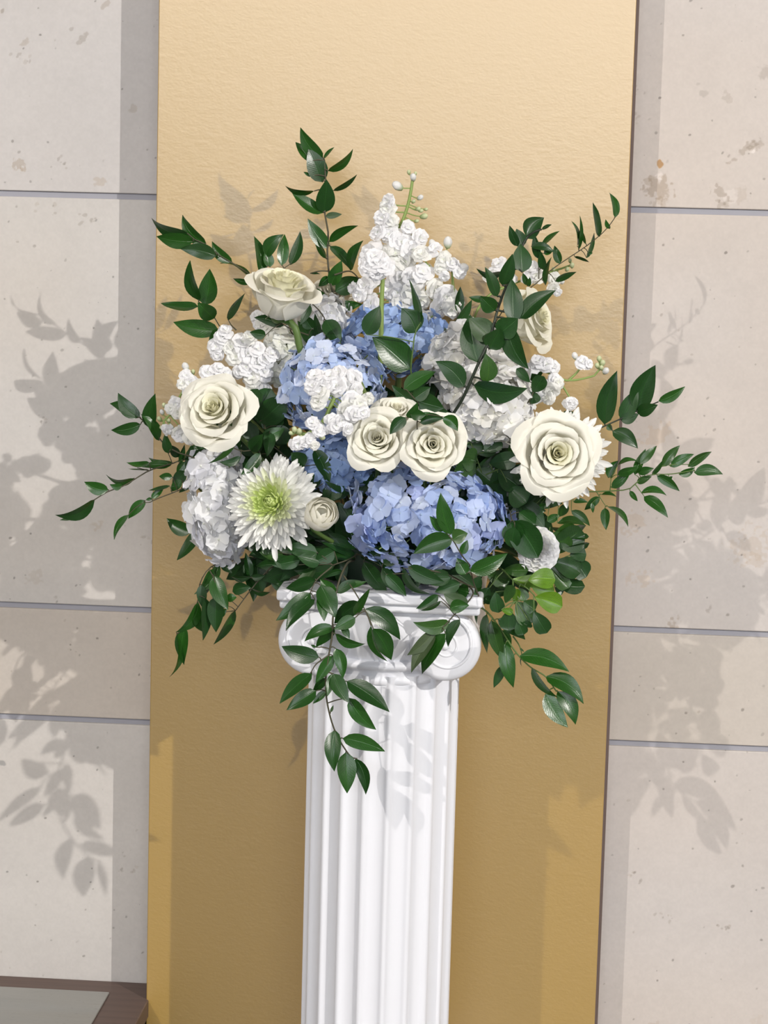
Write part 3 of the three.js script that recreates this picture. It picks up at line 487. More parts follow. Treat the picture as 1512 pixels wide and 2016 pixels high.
// ---------------------------------------------------------------- stock flowers
stock('tallest white stock flower with green buds at its tip', { k: 'b', r: 6, stems: [[[330, 830, 0.30], [300, 620, 0.29], [310, 430, 0.28], [355, 330, 0.28], [385, 220, 0.28], [398, 130, 0.28]], [[430, 660, 0.30], [500, 600, 0.31], [560, 570, 0.31], [600, 590, 0.31]]],
  florets: [[268, 250, 40], [262, 285, 42], [240, 335, 48], [290, 350, 40], [215, 410, 46], [275, 420, 50], [340, 460, 60], [310, 520, 60], [400, 500, 60], [440, 440, 48], [375, 385, 38], [180, 520, 60], [240, 540, 64], [200, 585, 66], [160, 560, 50], [440, 520, 46], [360, 560, 60], [330, 640, 60], [400, 640, 66], [450, 610, 52], [320, 720, 62], [390, 720, 66], [350, 770, 54], [520, 700, 52], [570, 740, 60], [540, 800, 62], [600, 810, 56], [620, 770, 44], [150, 680, 46], [190, 660, 44], [180, 775, 52], [120, 730, 40], [440, 760, 56], [460, 860, 54], [430, 900, 44], [500, 860, 46], [270, 700, 50], [90, 700, 34], [510, 490, 36], [555, 550, 42], [600, 570, 36], [540, 590, 34], [640, 610, 40], [560, 640, 28]],
  buds: [[400, 128, 24], [320, 172, 32], [436, 232, 20], [455, 328, 22, 1], [425, 290, 16, 1], [402, 252, 14, 1], [440, 300, 14, 1], [465, 292, 12, 1], [378, 102, 14, 1], [412, 108, 12, 1], [418, 352, 14, 1], [578, 462, 32], [652, 598, 38], [500, 470, 26]] });
stock('short white stock flower on a bare green stem before the tallest stock', { k: 'b', r: 8, stems: [[[236, 920, 0.37], [238, 760, 0.375], [242, 640, 0.38], [225, 600, 0.38]]], florets: [[215, 560, 62], [170, 580, 50], [255, 580, 48], [210, 610, 46], [200, 530, 48]] });
stock('white stock flower leaning out beside the full cream rose', { k: 'c', r: 5, stems: [[[1010, 520, 0.36], [880, 400, 0.37], [760, 300, 0.37], [700, 230, 0.37]]],
  florets: [[740, 150, 44], [720, 190, 50], [680, 250, 54], [690, 300, 40], [770, 250, 50], [840, 220, 56], [880, 190, 44], [800, 310, 58], [870, 290, 60], [930, 260, 52], [860, 370, 60], [930, 350, 58], [900, 430, 60], [970, 400, 56], [980, 320, 50], [1010, 290, 48], [930, 490, 52], [890, 500, 44], [970, 510, 44], [820, 400, 44]] });
stock('white stock flower ending in green buds below the cream rose', { k: 'c', r: 4, stems: [[[640, 470, 0.40], [540, 440, 0.40], [480, 520, 0.41], [420, 640, 0.43], [370, 690, 0.43]]],
  florets: [[520, 460, 50], [560, 480, 42], [630, 400, 48], [700, 380, 46], [670, 430, 44], [500, 420, 36], [740, 410, 44], [480, 470, 36], [520, 520, 40], [440, 590, 42], [455, 640, 40], [410, 620, 34], [395, 745, 34], [480, 775, 50], [540, 790, 48], [460, 760, 40]],
  buds: [[500, 370, 30], [375, 600, 20, 1], [345, 680, 20, 1], [360, 640, 20], [400, 690, 18, 1], [355, 730, 16, 1], [385, 770, 16], [430, 560, 26], [545, 400, 18, 1]] });
stock('white stock flower drooping forward with pale buds before the pale blue hydrangea', { k: 'd', r: 7, stems: [[[480, 420, 0.50], [400, 480, 0.545], [345, 580, 0.555], [295, 690, 0.555], [200, 770, 0.55], [130, 760, 0.55]]],
  florets: [[240, 420, 56], [225, 480, 54], [270, 520, 58], [260, 580, 50], [330, 420, 50], [380, 400, 50], [420, 440, 56], [370, 480, 60], [300, 470, 60], [470, 440, 54], [480, 510, 58], [460, 570, 58], [510, 590, 52], [430, 620, 54], [480, 650, 54], [530, 640, 46], [370, 720, 52], [400, 690, 44], [345, 690, 40], [440, 740, 40], [230, 700, 42], [270, 745, 44], [215, 800, 36], [140, 830, 46], [185, 820, 40], [240, 840, 30], [560, 560, 40]],
  buds: [[120, 745, 24, 1], [150, 755, 26, 1], [100, 765, 18, 1], [285, 790, 24, 1], [160, 790, 20, 1], [310, 760, 22]] });
stock('thin white stock flower at the back behind the wispy sprig', { k: 'b', r: 4, stems: [[[760, 760, 0.26], [900, 680, 0.24], [1040, 630, 0.23], [1150, 600, 0.23], [1220, 575, 0.23]]], florets: [[835, 570, 40], [800, 610, 34], [870, 600, 32], [1010, 590, 40], [1030, 630, 44], [990, 640, 34], [1125, 650, 34], [1120, 700, 34], [900, 650, 30], [780, 640, 26], [1140, 720, 22]], buds: [[1160, 660, 22], [1215, 580, 18, 1], [1190, 600, 16, 1], [1205, 555, 14, 1], [1130, 625, 20], [1120, 600, 14, 1]] });
stock('slender white stock flower arching sideways above the largest cream rose', { k: 'b', r: 4, stems: [[[960, 1130, 0.38], [1060, 1120, 0.39], [1180, 1170, 0.40], [1280, 1160, 0.40], [1340, 1140, 0.40], [1360, 1110, 0.40]], [[1100, 1130, 0.39], [1160, 1190, 0.40], [1205, 1260, 0.40]], [[1200, 1168, 0.40], [1240, 1130, 0.40], [1265, 1095, 0.40]]],
  florets: [[1040, 1070, 40], [1085, 1085, 42], [1120, 1100, 34], [1020, 1100, 36], [1125, 1165, 34], [1145, 1180, 30], [1070, 1220, 46], [1110, 1225, 44], [1085, 1260, 40], [1040, 1250, 36], [1270, 1075, 38], [1300, 1085, 28], [1205, 1290, 34], [1220, 1285, 26]], buds: [[1230, 1045, 22], [1355, 1060, 18, 1], [1372, 1082, 20, 1], [1345, 1095, 18, 1], [1388, 1122, 24], [1365, 1105, 16, 1]] });
stock('white stock flower peeping out below the highest rose', { k: 'a', r: 4, stems: [[[800, 1330, 0.32], [760, 1270, 0.31], [690, 1200, 0.30]]], florets: [[680, 1185, 40], [720, 1215, 44], [690, 1240, 36], [740, 1260, 42], [780, 1290, 44]], buds: [[660, 1210, 18], [745, 1290, 20, 1]] });
// ---------------------------------------------------------------- greenery, sprig by sprig: stems [x, y, z], leaves [base x, y, tip x, y, width, bend, dz, tone]
sprig('ruscus_sprig', 'tallest leafy ruscus sprig, standing straight up beside the tallest stock', { k: 'a', stem: 'brown', r: 3, stems: [[[1150, 1180, 0.27], [1145, 1110, 0.265], [1112, 930, 0.26], [1102, 790, 0.255], [1108, 700, 0.255], [1086, 560, 0.255], [1092, 400, 0.255], [1085, 260, 0.255]], [[1145, 940, 0.27], [1240, 920, 0.27], [1300, 975, 0.27]]],
  leaves: [[1075, 245, 942, 62, 82, -0.1], [1005, 265, 912, 150, 56, 0, -0.3], [1072, 388, 990, 185, 118, 0, 0.1], [1105, 322, 1255, 190, 46, 0.08], [1080, 248, 1145, 180, 26], [1082, 572, 1097, 372, 112, 0, 0.25], [1022, 442, 850, 410, 42, -0.1], [1077, 572, 885, 440, 68, -0.06], [1010, 352, 960, 328, 22], [1138, 440, 1280, 342, 22, 0.05], [1092, 592, 1190, 580, 38, 0, 0, 'olive'], [1107, 782, 985, 605, 82, -0.05], [1113, 745, 1285, 648, 52, -0.12], [1095, 845, 1010, 690, 30, 0.05], [1118, 770, 1240, 912, 52, -0.08], [1240, 915, 1318, 735, 66, -0.1], [1122, 1005, 1188, 855, 78], [1150, 1040, 1302, 960, 105], [1112, 952, 1050, 1010, 50], [1000, 932, 1060, 937, 12], [1112, 1165, 1312, 1115, 68, -0.05], [1105, 1135, 1042, 1020, 64], [1120, 1175, 1010, 1140, 50]] });
sprig('ruscus_sprig', 'arching ruscus sprig reaching out past the gold panel edge above the highest rose', { k: 'a', stems: [[[720, 990, 0.34], [690, 970, 0.34], [540, 872, 0.34], [440, 812, 0.34], [370, 757, 0.34], [300, 722, 0.34], [268, 692, 0.34]]],
  leaves: [[270, 692, 55, 602, 48, -0.1], [302, 742, 85, 712, 92, -0.03], [440, 828, 225, 785, 88, 0.06, 0.2, 'laurel'], [380, 757, 240, 580, 64, -0.1], [535, 868, 415, 740, 60, -0.1], [652, 972, 465, 872, 26, 0.08], [645, 988, 540, 962, 36]] });
sprig('ruscus_sprig', 'short upright ruscus sprig above the side stock flower', { k: 'a', stems: [[[480, 1340, 0.36], [470, 1270, 0.36], [430, 1195, 0.355], [380, 1140, 0.35], [335, 1100, 0.35]]],
  leaves: [[340, 1095, 285, 855, 72, -0.07], [372, 1122, 402, 905, 112, 0.05], [332, 1130, 112, 1110, 42, -0.1], [430, 1200, 330, 1105, 100], [455, 1272, 185, 1222, 98, -0.04], [470, 1275, 395, 1342, 66]] });
sprig('ruscus_sprig', 'ruscus sprig with upright leaves behind the highest rose', { k: 'a', stems: [[[740, 1010, 0.36], [735, 940, 0.36], [745, 860, 0.36]], [[740, 1000, 0.36], [820, 920, 0.36], [890, 870, 0.36]], [[560, 1270, 0.38], [530, 1240, 0.38], [512, 1208, 0.38]]],
  leaves: [[712, 940, 664, 708, 66, 0.05], [735, 830, 842, 700, 82, -0.12], [762, 895, 735, 790, 62], [830, 885, 848, 698, 68], [882, 882, 940, 682, 62, 0.08], [512, 1212, 612, 1050, 52, -0.12]] });
sprig('ruscus_sprig', 'dark leaves crowded behind the bare stem of the highest rose', { k: 'a', mats: LEAVES.salal, stems: [[[1080, 1420, 0.36], [1060, 1320, 0.37], [1085, 1200, 0.37], [1010, 1110, 0.39]], [[990, 1300, 0.38], [880, 1260, 0.40], [830, 1230, 0.41]]],
  leaves: [[1050, 1372, 925, 1215, 80], [1090, 1210, 1180, 1355, 105, 0, 0.2], [1062, 1335, 1028, 1170, 52], [1012, 1262, 958, 1178, 74], [842, 1242, 665, 1195, 60, 0.06], [735, 1300, 640, 1282, 62], [1100, 1290, 1150, 1380, 80], [960, 1440, 890, 1410, 40], [1000, 1120, 940, 1240, 50]] });
sprig('ruscus_sprig', 'five-leaved ruscus sprig beside the small green buds of the side stock', { k: 'c', r: 2.5, stems: [[[520, 900, 0.42], [430, 870, 0.42], [350, 805, 0.42], [300, 735, 0.42], [235, 680, 0.42]]],
  leaves: [[226, 672, 98, 524, 88, -0.12], [212, 672, 49, 588, 78, 0.12], [232, 712, 56, 746, 72, -0.06], [285, 735, 320, 528, 84, -0.05], [342, 808, 234, 652, 62, 0.08], [400, 885, 375, 772, 56]] });
sprig('ruscus_sprig', 'long low ruscus sprig trailing furthest over the stone wall on the bench side', { k: 'f', r: 2, stems: [[[1020, 500, 0.36], [900, 530, 0.38], [740, 580, 0.40], [640, 640, 0.41], [560, 687, 0.42], [460, 722, 0.42], [370, 777, 0.42], [285, 832, 0.42]], [[740, 578, 0.40], [660, 560, 0.40]]],
  leaves: [[370, 777, 98, 882, 68, -0.14], [285, 834, 132, 917, 28, -0.14], [462, 712, 298, 655, 88, -0.08], [558, 682, 472, 672, 46, -0.15], [640, 632, 448, 606, 46, -0.16], [735, 572, 600, 565, 12, -0.1], [742, 522, 585, 522, 42, -0.14], [885, 545, 695, 555, 62, 0.05], [905, 525, 738, 490, 52, -0.08], [872, 460, 860, 330, 56], [950, 535, 985, 398, 36], [945, 485, 878, 400, 62], [1020, 595, 1032, 398, 72], [982, 500, 1232, 430, 66, -0.12], [990, 520, 930, 600, 60]] });
sprig('ruscus_sprig', 'ruscus sprig with hanging narrow leaves below the longest side sprig', { k: 'f', r: 2, stems: [[[1100, 630, 0.38], [1040, 662, 0.38], [950, 712, 0.40], [800, 770, 0.41], [718, 806, 0.42], [700, 800, 0.42]]],
  leaves: [[716, 782, 600, 908, 72, 0.05], [602, 880, 503, 1052, 50, 0.08], [758, 768, 842, 700, 46], [882, 682, 735, 715, 30, -0.1], [962, 642, 890, 722, 62], [1042, 652, 945, 730, 42], [902, 622, 810, 618, 52], [985, 582, 900, 690, 82], [1050, 740, 1022, 832, 52], [760, 770, 720, 780, 24], [1080, 640, 1000, 620, 60]] });
sprig('ruscus_sprig', 'pair of ruscus leaves beside the tall white hydrangea over the gold panel', { k: 'f', r: 1.8, stems: [[[1160, 1020, 0.36], [1085, 990, 0.36], [1030, 998, 0.36]]], leaves: [[1032, 1000, 862, 905, 98, -0.08], [1082, 985, 932, 1192, 78, -0.05], [1150, 1060, 1105, 1082, 26]] });
sprig('ruscus_sprig', 'ruscus sprig draped between the full cream rose and the tall white hydrangea', { k: 'c', r: 2, mats: LEAVES.ruscus, stems: [[[960, 820, 0.47], [880, 870, 0.48], [800, 860, 0.50], [760, 840, 0.50]], [[960, 820, 0.47], [1000, 780, 0.47]]],
  leaves: [[805, 790, 635, 945, 26, -0.05], [830, 905, 700, 935, 46, -0.15], [945, 885, 830, 1012, 72, -0.08], [955, 830, 1092, 735, 90, -0.05], [1002, 750, 985, 905, 72], [885, 870, 962, 770, 80]] });
sprig('salal_stem', 'broad dark leaves between the full cream rose and the pale blue hydrangea', { k: 'c', category: 'greenery', mats: LEAVES.salal, shape: 'broad', natural: 0.6, stems: [[[1000, 900, 0.38], [980, 760, 0.40], [940, 640, 0.41], [880, 580, 0.42]]], leaves: [[860, 640, 930, 500, 95, 0, 0.1, 'laurel'], [940, 700, 1090, 560, 130, 0, 0.1], [930, 640, 1010, 500, 110], [960, 740, 1080, 640, 110], [900, 820, 860, 700, 90], [1010, 820, 1090, 760, 80], [920, 900, 870, 790, 110], [1040, 720, 1100, 830, 90]] });
sprig('ruscus_sprig', 'ruscus sprig drooping below the tall white hydrangea with pointed twisted leaves', { k: 'f', r: 2, stems: [[[1320, 1190, 0.38], [1240, 1205, 0.40], [1150, 1250, 0.42], [1090, 1350, 0.42], [1072, 1485, 0.42], [985, 1645, 0.42], [930, 1700, 0.42]], [[1150, 1250, 0.42], [1190, 1330, 0.43], [1190, 1440, 0.43]]],
  leaves: [[1222, 1212, 1050, 1425, 72, -0.16], [1182, 1252, 1075, 1462, 62, -0.08], [1188, 1300, 1283, 1532, 112, 0.05, 0.25], [1078, 1480, 923, 1685, 82, -0.14], [1068, 1532, 1112, 1682, 92, 0.05], [988, 1648, 982, 1908, 88, 0.06], [930, 1690, 872, 2000, 46, -0.14], [1200, 1440, 1200, 1685, 115, 0, 0, 'salal'], [1125, 1450, 1110, 1742, 92, 0, 0, 'salal'], [1100, 1360, 1110, 1520, 70, 0, 0, 'salal'], [1240, 1210, 1310, 1280, 60]] });
sprig('ruscus_sprig', 'dark ruscus sprig hanging beneath the green-eyed chrysanthemum', { k: 'g', r: 2, stems: [[[560, 200, 0.40], [515, 242, 0.41], [420, 352, 0.42], [300, 512, 0.42]]],
  leaves: [[412, 357, 548, 380, 42, 0.12], [280, 378, 412, 350, 84, -0.1], [238, 425, 310, 418, 62], [300, 512, 145, 752, 62], [172, 545, 240, 500, 60], [405, 275, 372, 100, 62], [275, 272, 420, 265, 46, 0.1], [412, 272, 512, 262, 46, 0.1], [548, 275, 735, 382, 62, 0.1, 0, 'salal'], [250, 480, 130, 400, 80, 0, 0, 'salal']] });
sprig('ruscus_sprig', 'longest ruscus vine hanging down the front of the white column', { k: 'g', r: 2.6, stems: [[[1075, 205, 0.53], [1022, 350, 0.555], [992, 560, 0.57], [986, 690, 0.575], [962, 830, 0.58], [942, 980, 0.58], [946, 1130, 0.58], [1000, 1350, 0.57], [1082, 1500, 0.56], [1130, 1556, 0.555], [1165, 1562, 0.555]], [[962, 830, 0.58], [872, 892, 0.585], [835, 952, 0.585]], [[985, 200, 0.53], [872, 300, 0.55], [830, 385, 0.56]], [[1070, 265, 0.54], [1142, 372, 0.56], [1192, 457, 0.57], [1222, 512, 0.575]]],
  leaves: [[867, 292, 658, 352, 98, -0.05], [832, 387, 588, 582, 124, -0.06], [862, 432, 658, 657, 102, 0.08], [905, 335, 1010, 562, 140, 0, 0.25], [1012, 400, 900, 288, 86], [905, 402, 930, 588, 84], [1062, 232, 940, 280, 36, 0.12], [1082, 332, 1232, 305, 50, 0.08], [1022, 387, 1190, 300, 72, -0.08], [1187, 452, 1000, 605, 112, 0.05], [1150, 542, 1252, 358, 62, -0.08], [1150, 562, 1000, 645, 92], [1060, 622, 1110, 712, 52], [1005, 632, 790, 730, 76, 0.1], [1005, 642, 870, 772, 72, 0.05], [1010, 677, 1222, 746, 56, 0.13], [892, 842, 628, 764, 122, -0.06], [872, 772, 835, 755, 20], [1012, 780, 1062, 992, 88, -0.08], [992, 832, 868, 1022, 86], [842, 957, 613, 1172, 88, 0.03], [872, 1080, 663, 1217, 108], [998, 960, 1105, 1165, 112, 0.06], [942, 992, 848, 1092, 62], [988, 962, 950, 1122, 62], [940, 1082, 850, 1172, 52], [1090, 1012, 1392, 1230, 122, -0.04], [1108, 1132, 1298, 1356, 112, 0.06], [975, 1232, 995, 1180, 20, 0, 0, 'olive'], [1005, 1357, 1002, 1652, 116, 0.05], [1062, 1417, 1362, 1510, 112, -0.06], [1082, 1517, 1092, 1807, 136, 0, 0.15], [1152, 1560, 1224, 1817, 72, -0.12], [1222, 500, 1468, 718, 134, -0.1], [1278, 640, 1405, 862, 132, -0.06], [1262, 620, 1380, 872, 54, 0.12]] });
sprig('salal_stem', 'broad dark leaves lying over the column top beneath the ranunculus', { k: 'g', mats: LEAVES.salal, natural: 0.42, stems: [[[1180, 60, 0.41], [1165, 110, 0.45], [1100, 150, 0.475], [990, 190, 0.49]], [[1165, 110, 0.45], [1250, 150, 0.475], [1340, 200, 0.49]]],
  leaves: [[1185, 118, 1445, 252, 112, -0.08], [1210, 170, 1382, 408, 104], [1340, 212, 1508, 408, 92], [1150, 140, 828, 105, 112, 0.06], [1000, 195, 712, 225, 80, -0.08], [870, 190, 695, 345, 82, -0.1, 0, 'olive'], [1160, 100, 900, 20, 100], [1240, 140, 1400, 60, 100], [1030, 170, 760, 80, 110], [1100, 60, 960, -40, 90], [1350, 180, 1480, 100, 90], [880, 100, 640, 60, 110], [760, 150, 560, 190, 100], [640, 120, 470, 100, 90, 0, 0, 'laurel'], [720, 60, 600, -10, 100], [900, 170, 740, 130, 110], [700, 190, 560, 130, 100], [820, 60, 700, 160, 110], [560, 90, 470, 40, 90], [1000, 90, 860, 170, 110]] });
sprig('ruscus_sprig', 'short ruscus sprig with greyish leaf undersides hanging over the column capital', { k: 'h', r: 2.2, stems: [[[590, 500, 0.50], [560, 560, 0.52], [470, 645, 0.55], [380, 742, 0.56], [330, 772, 0.56]]],
  leaves: [[430, 705, 183, 703, 98, -0.14, 0.2, 'laurel'], [330, 762, 143, 928, 92, -0.05, 0.1, 'olive'], [332, 785, 170, 1048, 102, 0.05, 0.15, 'olive'], [402, 782, 243, 1057, 96, 0.05], [500, 685, 420, 872, 62, 0.12, 0, 'laurel'], [552, 595, 388, 512, 112, -0.05, 0.2, 'olive'], [432, 615, 562, 590, 92, -0.1], [352, 520, 203, 612, 72, -0.08, 0, 'salal'], [372, 562, 235, 625, 26]] });
sprig('ruscus_sprig', 'glossy ruscus vine hanging below the carnation in front of the gold panel', { k: 'h', r: 2.6, stem: 'green', mats: [LEAVES.ruscus[3], LEAVES.laurel[0], LEAVES.ruscus[1]], stems: [[[540, 540, 0.46], [600, 580, 0.47], [680, 632, 0.475], [770, 745, 0.475], [882, 912, 0.47], [982, 1012, 0.465], [1080, 1072, 0.46], [1152, 1172, 0.46]], [[860, 800, 0.46], [905, 870, 0.455], [922, 940, 0.455]]],
  leaves: [[682, 652, 685, 917, 78], [712, 692, 790, 962, 92], [765, 760, 838, 905, 102], [805, 850, 862, 1147, 108, 0.04, 0.1], [792, 1000, 728, 1148, 62, 0, 0, 'salal'], [757, 682, 942, 822, 92, -0.05], [905, 932, 1240, 1040, 112, -0.09, 0.1], [985, 1012, 1162, 1212, 72, 0.08], [1080, 1072, 1337, 1257, 122, -0.12, 0.15], [1160, 1172, 1282, 1397, 112, -0.1], [1078, 1190, 1230, 1417, 118, 0.06, 0.15], [622, 602, 615, 720, 22], [905, 880, 935, 905, 14], [915, 940, 918, 1005, 14], [640, 600, 600, 480, 50]] });
const laurelO = { k: 'h', category: 'greenery', shape: 'oval', natural: 0.5, stem: 'green' };
sprig('laurel_stem', 'laurel stem with yellow-green young leaves beneath the carnation', { ...laurelO, mats: LEAVES.laurel, r: 2.6, stems: [[[760, 330, 0.42], [860, 420, 0.47], [950, 470, 0.495], [1000, 520, 0.50]], [[860, 420, 0.47], [860, 500, 0.485], [880, 560, 0.49]]],
  leaves: [[850, 412, 1042, 412, 74, 0.12, 0.2, 'fresh'], [960, 420, 1145, 415, 112, -0.04, 0.1, 'fresh'], [985, 468, 1138, 492, 96, 0, 0.1, 'fresh'], [1005, 535, 1192, 598, 112, -0.04, 0.1, 'fresh'], [880, 562, 985, 712, 112, 0, 0.1], [805, 575, 855, 452, 58], [868, 582, 892, 478, 46, 0, 0, 'fresh'], [1000, 630, 1088, 778, 92, 0, 0, 'salal'], [680, 380, 835, 428, 102], [792, 352, 962, 350, 72], [900, 470, 945, 560, 60], [830, 620, 830, 760, 100, 0, 0, 'salal'], [930, 560, 1010, 620, 80], [740, 500, 760, 640, 80, 0, 0, 'salal'], [700, 470, 640, 560, 80, 0, 0, 'salal'], [780, 620, 860, 640, 40, 0, 0, 'fresh'], [890, 690, 930, 790, 70, 0, 0, 'salal'], [960, 690, 950, 740, 60, 0, 0, 'salal']] });
sprig('laurel_stem', 'laurel stem of broad oval leaves framing the carnation', { ...laurelO, mats: LEAVES.laurel, r: 2.6, stems: [[[950, 260, 0.38], [1080, 230, 0.40], [1140, 240, 0.41], [1180, 300, 0.41], [1150, 420, 0.40]]],
  leaves: [[1130, 165, 1345, 112, 146, 0.04, 0.1], [1140, 245, 1215, 100, 120, 0, 0.2], [1125, 300, 1315, 372, 112, -0.06, 0.15], [1245, 290, 1355, 400, 104, -0.1, 0, 'salal'], [1150, 432, 1345, 462, 82, 0.06], [1140, 472, 1205, 490, 60], [1240, 252, 1355, 245, 92, -0.1, 0, 'salal'], [1110, 60, 1352, 50, 52, 0.06], [1130, 120, 1290, 60, 80], [1110, 330, 1240, 470, 110], [1060, 380, 1130, 440, 80, 0, 0, 'salal'], [1200, 200, 1375, 170, 50, 0, 0, 'salal'], [1240, 130, 1372, 125, 40, 0, 0, 'salal']] });
sprig('salal_stem', 'large dull dark leaf hanging over the carnation with others behind', { k: 'h', mats: [LEAVES.salal[1]], shape: 'broad', natural: 0.6, stems: [[[820, -60, 0.44], [850, 10, 0.475], [870, 30, 0.485]]], leaves: [[850, 20, 1028, 268, 170, -0.06, 0.05], [840, 30, 880, 160, 120], [900, -40, 1010, 40, 90], [870, 60, 850, 200, 90]] });
sprig('salal_stem', 'dark broad leaf lying along the lower edge of the clear blue hydrangea', { k: 'h', mats: LEAVES.ruscus, natural: 0.42, stems: [[[620, 560, 0.46], [590, 430, 0.53], [575, 365, 0.545]], [[600, 470, 0.5], [480, 420, 0.53], [420, 380, 0.53]]], leaves: [[572, 362, 822, 238, 112, 0.05, 0.05], [540, 380, 480, 270, 90], [600, 470, 640, 390, 70, 0, 0, 'salal'], [500, 440, 330, 500, 90, 0, 0, 'salal'], [440, 400, 230, 410, 110, 0, 0, 'salal'], [150, 330, 395, 432, 98, 0.05, 0, 'salal'], [115, 338, 292, 512, 48, 0.14, 0, 'salal'], [0, 380, 137, 528, 92, -0.05, 0, 'salal'], [560, 500, 480, 480, 100], [620, 500, 630, 400, 50], [660, 540, 740, 570, 60], [560, 560, 430, 480, 100, 0, 0, 'laurel']] });
sprig('ruscus_sprig', 'small ruscus sprig standing in front of the clear blue hydrangea', { k: 'd', r: 2, stems: [[[1160, 1560, 0.50], [1110, 1482, 0.575], [1062, 1400, 0.585], [1010, 1345, 0.585]]], leaves: [[1052, 1368, 990, 1118, 98, -0.06, 0.1], [1015, 1345, 925, 1258, 62], [1062, 1392, 828, 1482, 112, 0.08, 0.1], [1062, 1402, 1152, 1360, 88, -0.1, 0, 'laurel'], [1115, 1485, 1150, 1400, 50]] });
sprig('ruscus_sprig', 'little ruscus sprig lying over the tops of the twin roses', { k: 'd', r: 2, stems: [[[850, 760, 0.555], [850, 700, 0.59], [855, 655, 0.60]]], leaves: [[792, 672, 852, 580, 58, 0.1], [812, 655, 905, 655, 66], [868, 702, 1012, 678, 62, -0.12], [1008, 668, 1092, 752, 72, -0.15], [782, 672, 688, 772, 72, 0.06], [850, 680, 930, 640, 40]] });
sprig('ruscus_sprig', 'rounded dark leaves just behind the small tucked-in rose', { k: 'd', mats: LEAVES.ruscus, stems: [[[900, 700, 0.44], [860, 590, 0.47], [800, 520, 0.48]]], leaves: [[862, 585, 700, 478, 78, -0.08], [772, 505, 962, 398, 92, -0.06], [860, 575, 1010, 615, 120, 0, 0, 'salal'], [880, 640, 1040, 640, 100, 0, 0, 'salal'], [830, 560, 930, 490, 80, 0, 0, 'salal']] });
sprig('ruscus_sprig', 'ruscus sprig with one large round leaf before the deep blue hydrangea', { k: 'b', r: 2.4, stem: 'green', stems: [[[390, 1180, 0.42], [388, 1110, 0.44], [400, 1000, 0.45], [412, 920, 0.45], [440, 870, 0.45]]], leaves: [[440, 882, 380, 655, 46, 0.08], [415, 925, 340, 800, 116, 0.1], [385, 1112, 190, 948, 150, 0.03, 0.1], [160, 935, 230, 788, 92, 0, 0, 'salal'], [362, 1222, 512, 1125, 72], [420, 1272, 298, 1195, 62, -0.1]] });
sprig('ruscus_branch', 'dark woody ruscus branch with large leaves rising before the white hydrangeas', { k: 'b', r: 4.5, stem: 'dark', natural: 0.45, mats: [...LEAVES.salal, LEAVES.ruscus[0], LEAVES.ruscus[2]], stems: [[[620, 1320, 0.46], [655, 1262, 0.47], [740, 1072, 0.48], [792, 960, 0.475], [830, 820, 0.465], [872, 700, 0.45], [912, 620, 0.44], [960, 480, 0.42], [990, 430, 0.42]]],
  leaves: [[985, 442, 1072, 335, 92, -0.15], [1060, 395, 1113, 370, 18], [938, 482, 895, 375, 36], [962, 482, 930, 392, 62], [962, 615, 950, 468, 98], [858, 682, 910, 520, 62], [865, 612, 725, 597, 46, -0.16], [832, 740, 768, 588, 62], [917, 872, 905, 648, 98], [950, 852, 1132, 708, 92, -0.06, 0.1], [772, 752, 685, 742, 36, -0.1], [822, 812, 745, 738, 84], [737, 1080, 692, 832, 128, -0.05], [802, 955, 685, 850, 118, 0, 0.1, 'olive'], [838, 935, 938, 852, 112], [792, 1010, 850, 900, 100], [885, 892, 992, 1112, 92, 0.08, 0.1], [662, 1202, 515, 1072, 100, 0.1, 0.1], [775, 1180, 772, 1033, 88, 0.1, 0.1, 'laurel'], [712, 1195, 987, 1210, 112, 0.08, 0.15]] });
sprig('ruscus_sprig', 'dark narrow leaves between the tallest stock and the dark woody branch', { k: 'b', mats: LEAVES.salal, stems: [[[590, 1010, 0.33], [610, 900, 0.33], [630, 830, 0.33], [640, 780, 0.33]]], leaves: [[632, 822, 642, 688, 48], [625, 892, 702, 755, 48], [585, 1002, 562, 898, 44], [605, 920, 660, 830, 44], [600, 960, 700, 900, 60]] });
sprig('laurel_stem', 'two small dark leaves between the white hydrangeas and the slender side stock', { k: 'b', shape: 'oval', mats: LEAVES.salal, stems: [[[960, 1320, 0.42], [1000, 1270, 0.43], [1030, 1200, 0.43]]], leaves: [[1012, 1232, 1072, 1150, 60], [1002, 1292, 1036, 1236, 52], [1000, 1180, 930, 1110, 40]] });
sprig('ruscus_sprig', 'wispy ruscus sprig arching to the gold panel edge behind the dark branch', { k: 'b', r: 1.8, stems: [[[900, 760, 0.30], [960, 715, 0.30], [1010, 690, 0.30], [1100, 610, 0.29], [1200, 540, 0.28], [1290, 480, 0.28], [1390, 396, 0.28], [1432, 340, 0.28]], [[1045, 650, 0.295], [1043, 540, 0.295], [1040, 500, 0.295]]],
  leaves: [[1437, 335, 1405, 205, 42, 0.08], [1410, 392, 1388, 343, 22, -0.1], [1357, 432, 1322, 256, 42, -0.05], [1290, 542, 1330, 408, 26], [1300, 520, 1322, 515, 14], [1228, 535, 1305, 565, 12, -0.1], [1242, 482, 1213, 353, 30, 0.06], [1248, 502, 1255, 322, 14], [1287, 472, 1262, 378, 14], [1080, 682, 1110, 538, 30], [1130, 662, 1240, 613, 26, -0.08], [1152, 572, 1125, 478, 42], [1060, 477, 1152, 403, 32], [1005, 482, 1125, 515, 36, -0.1], [1042, 545, 1022, 418, 42], [1067, 602, 1055, 508, 42], [987, 682, 962, 618, 30], [1070, 520, 1120, 500, 30], [990, 690, 1000, 640, 24]] });
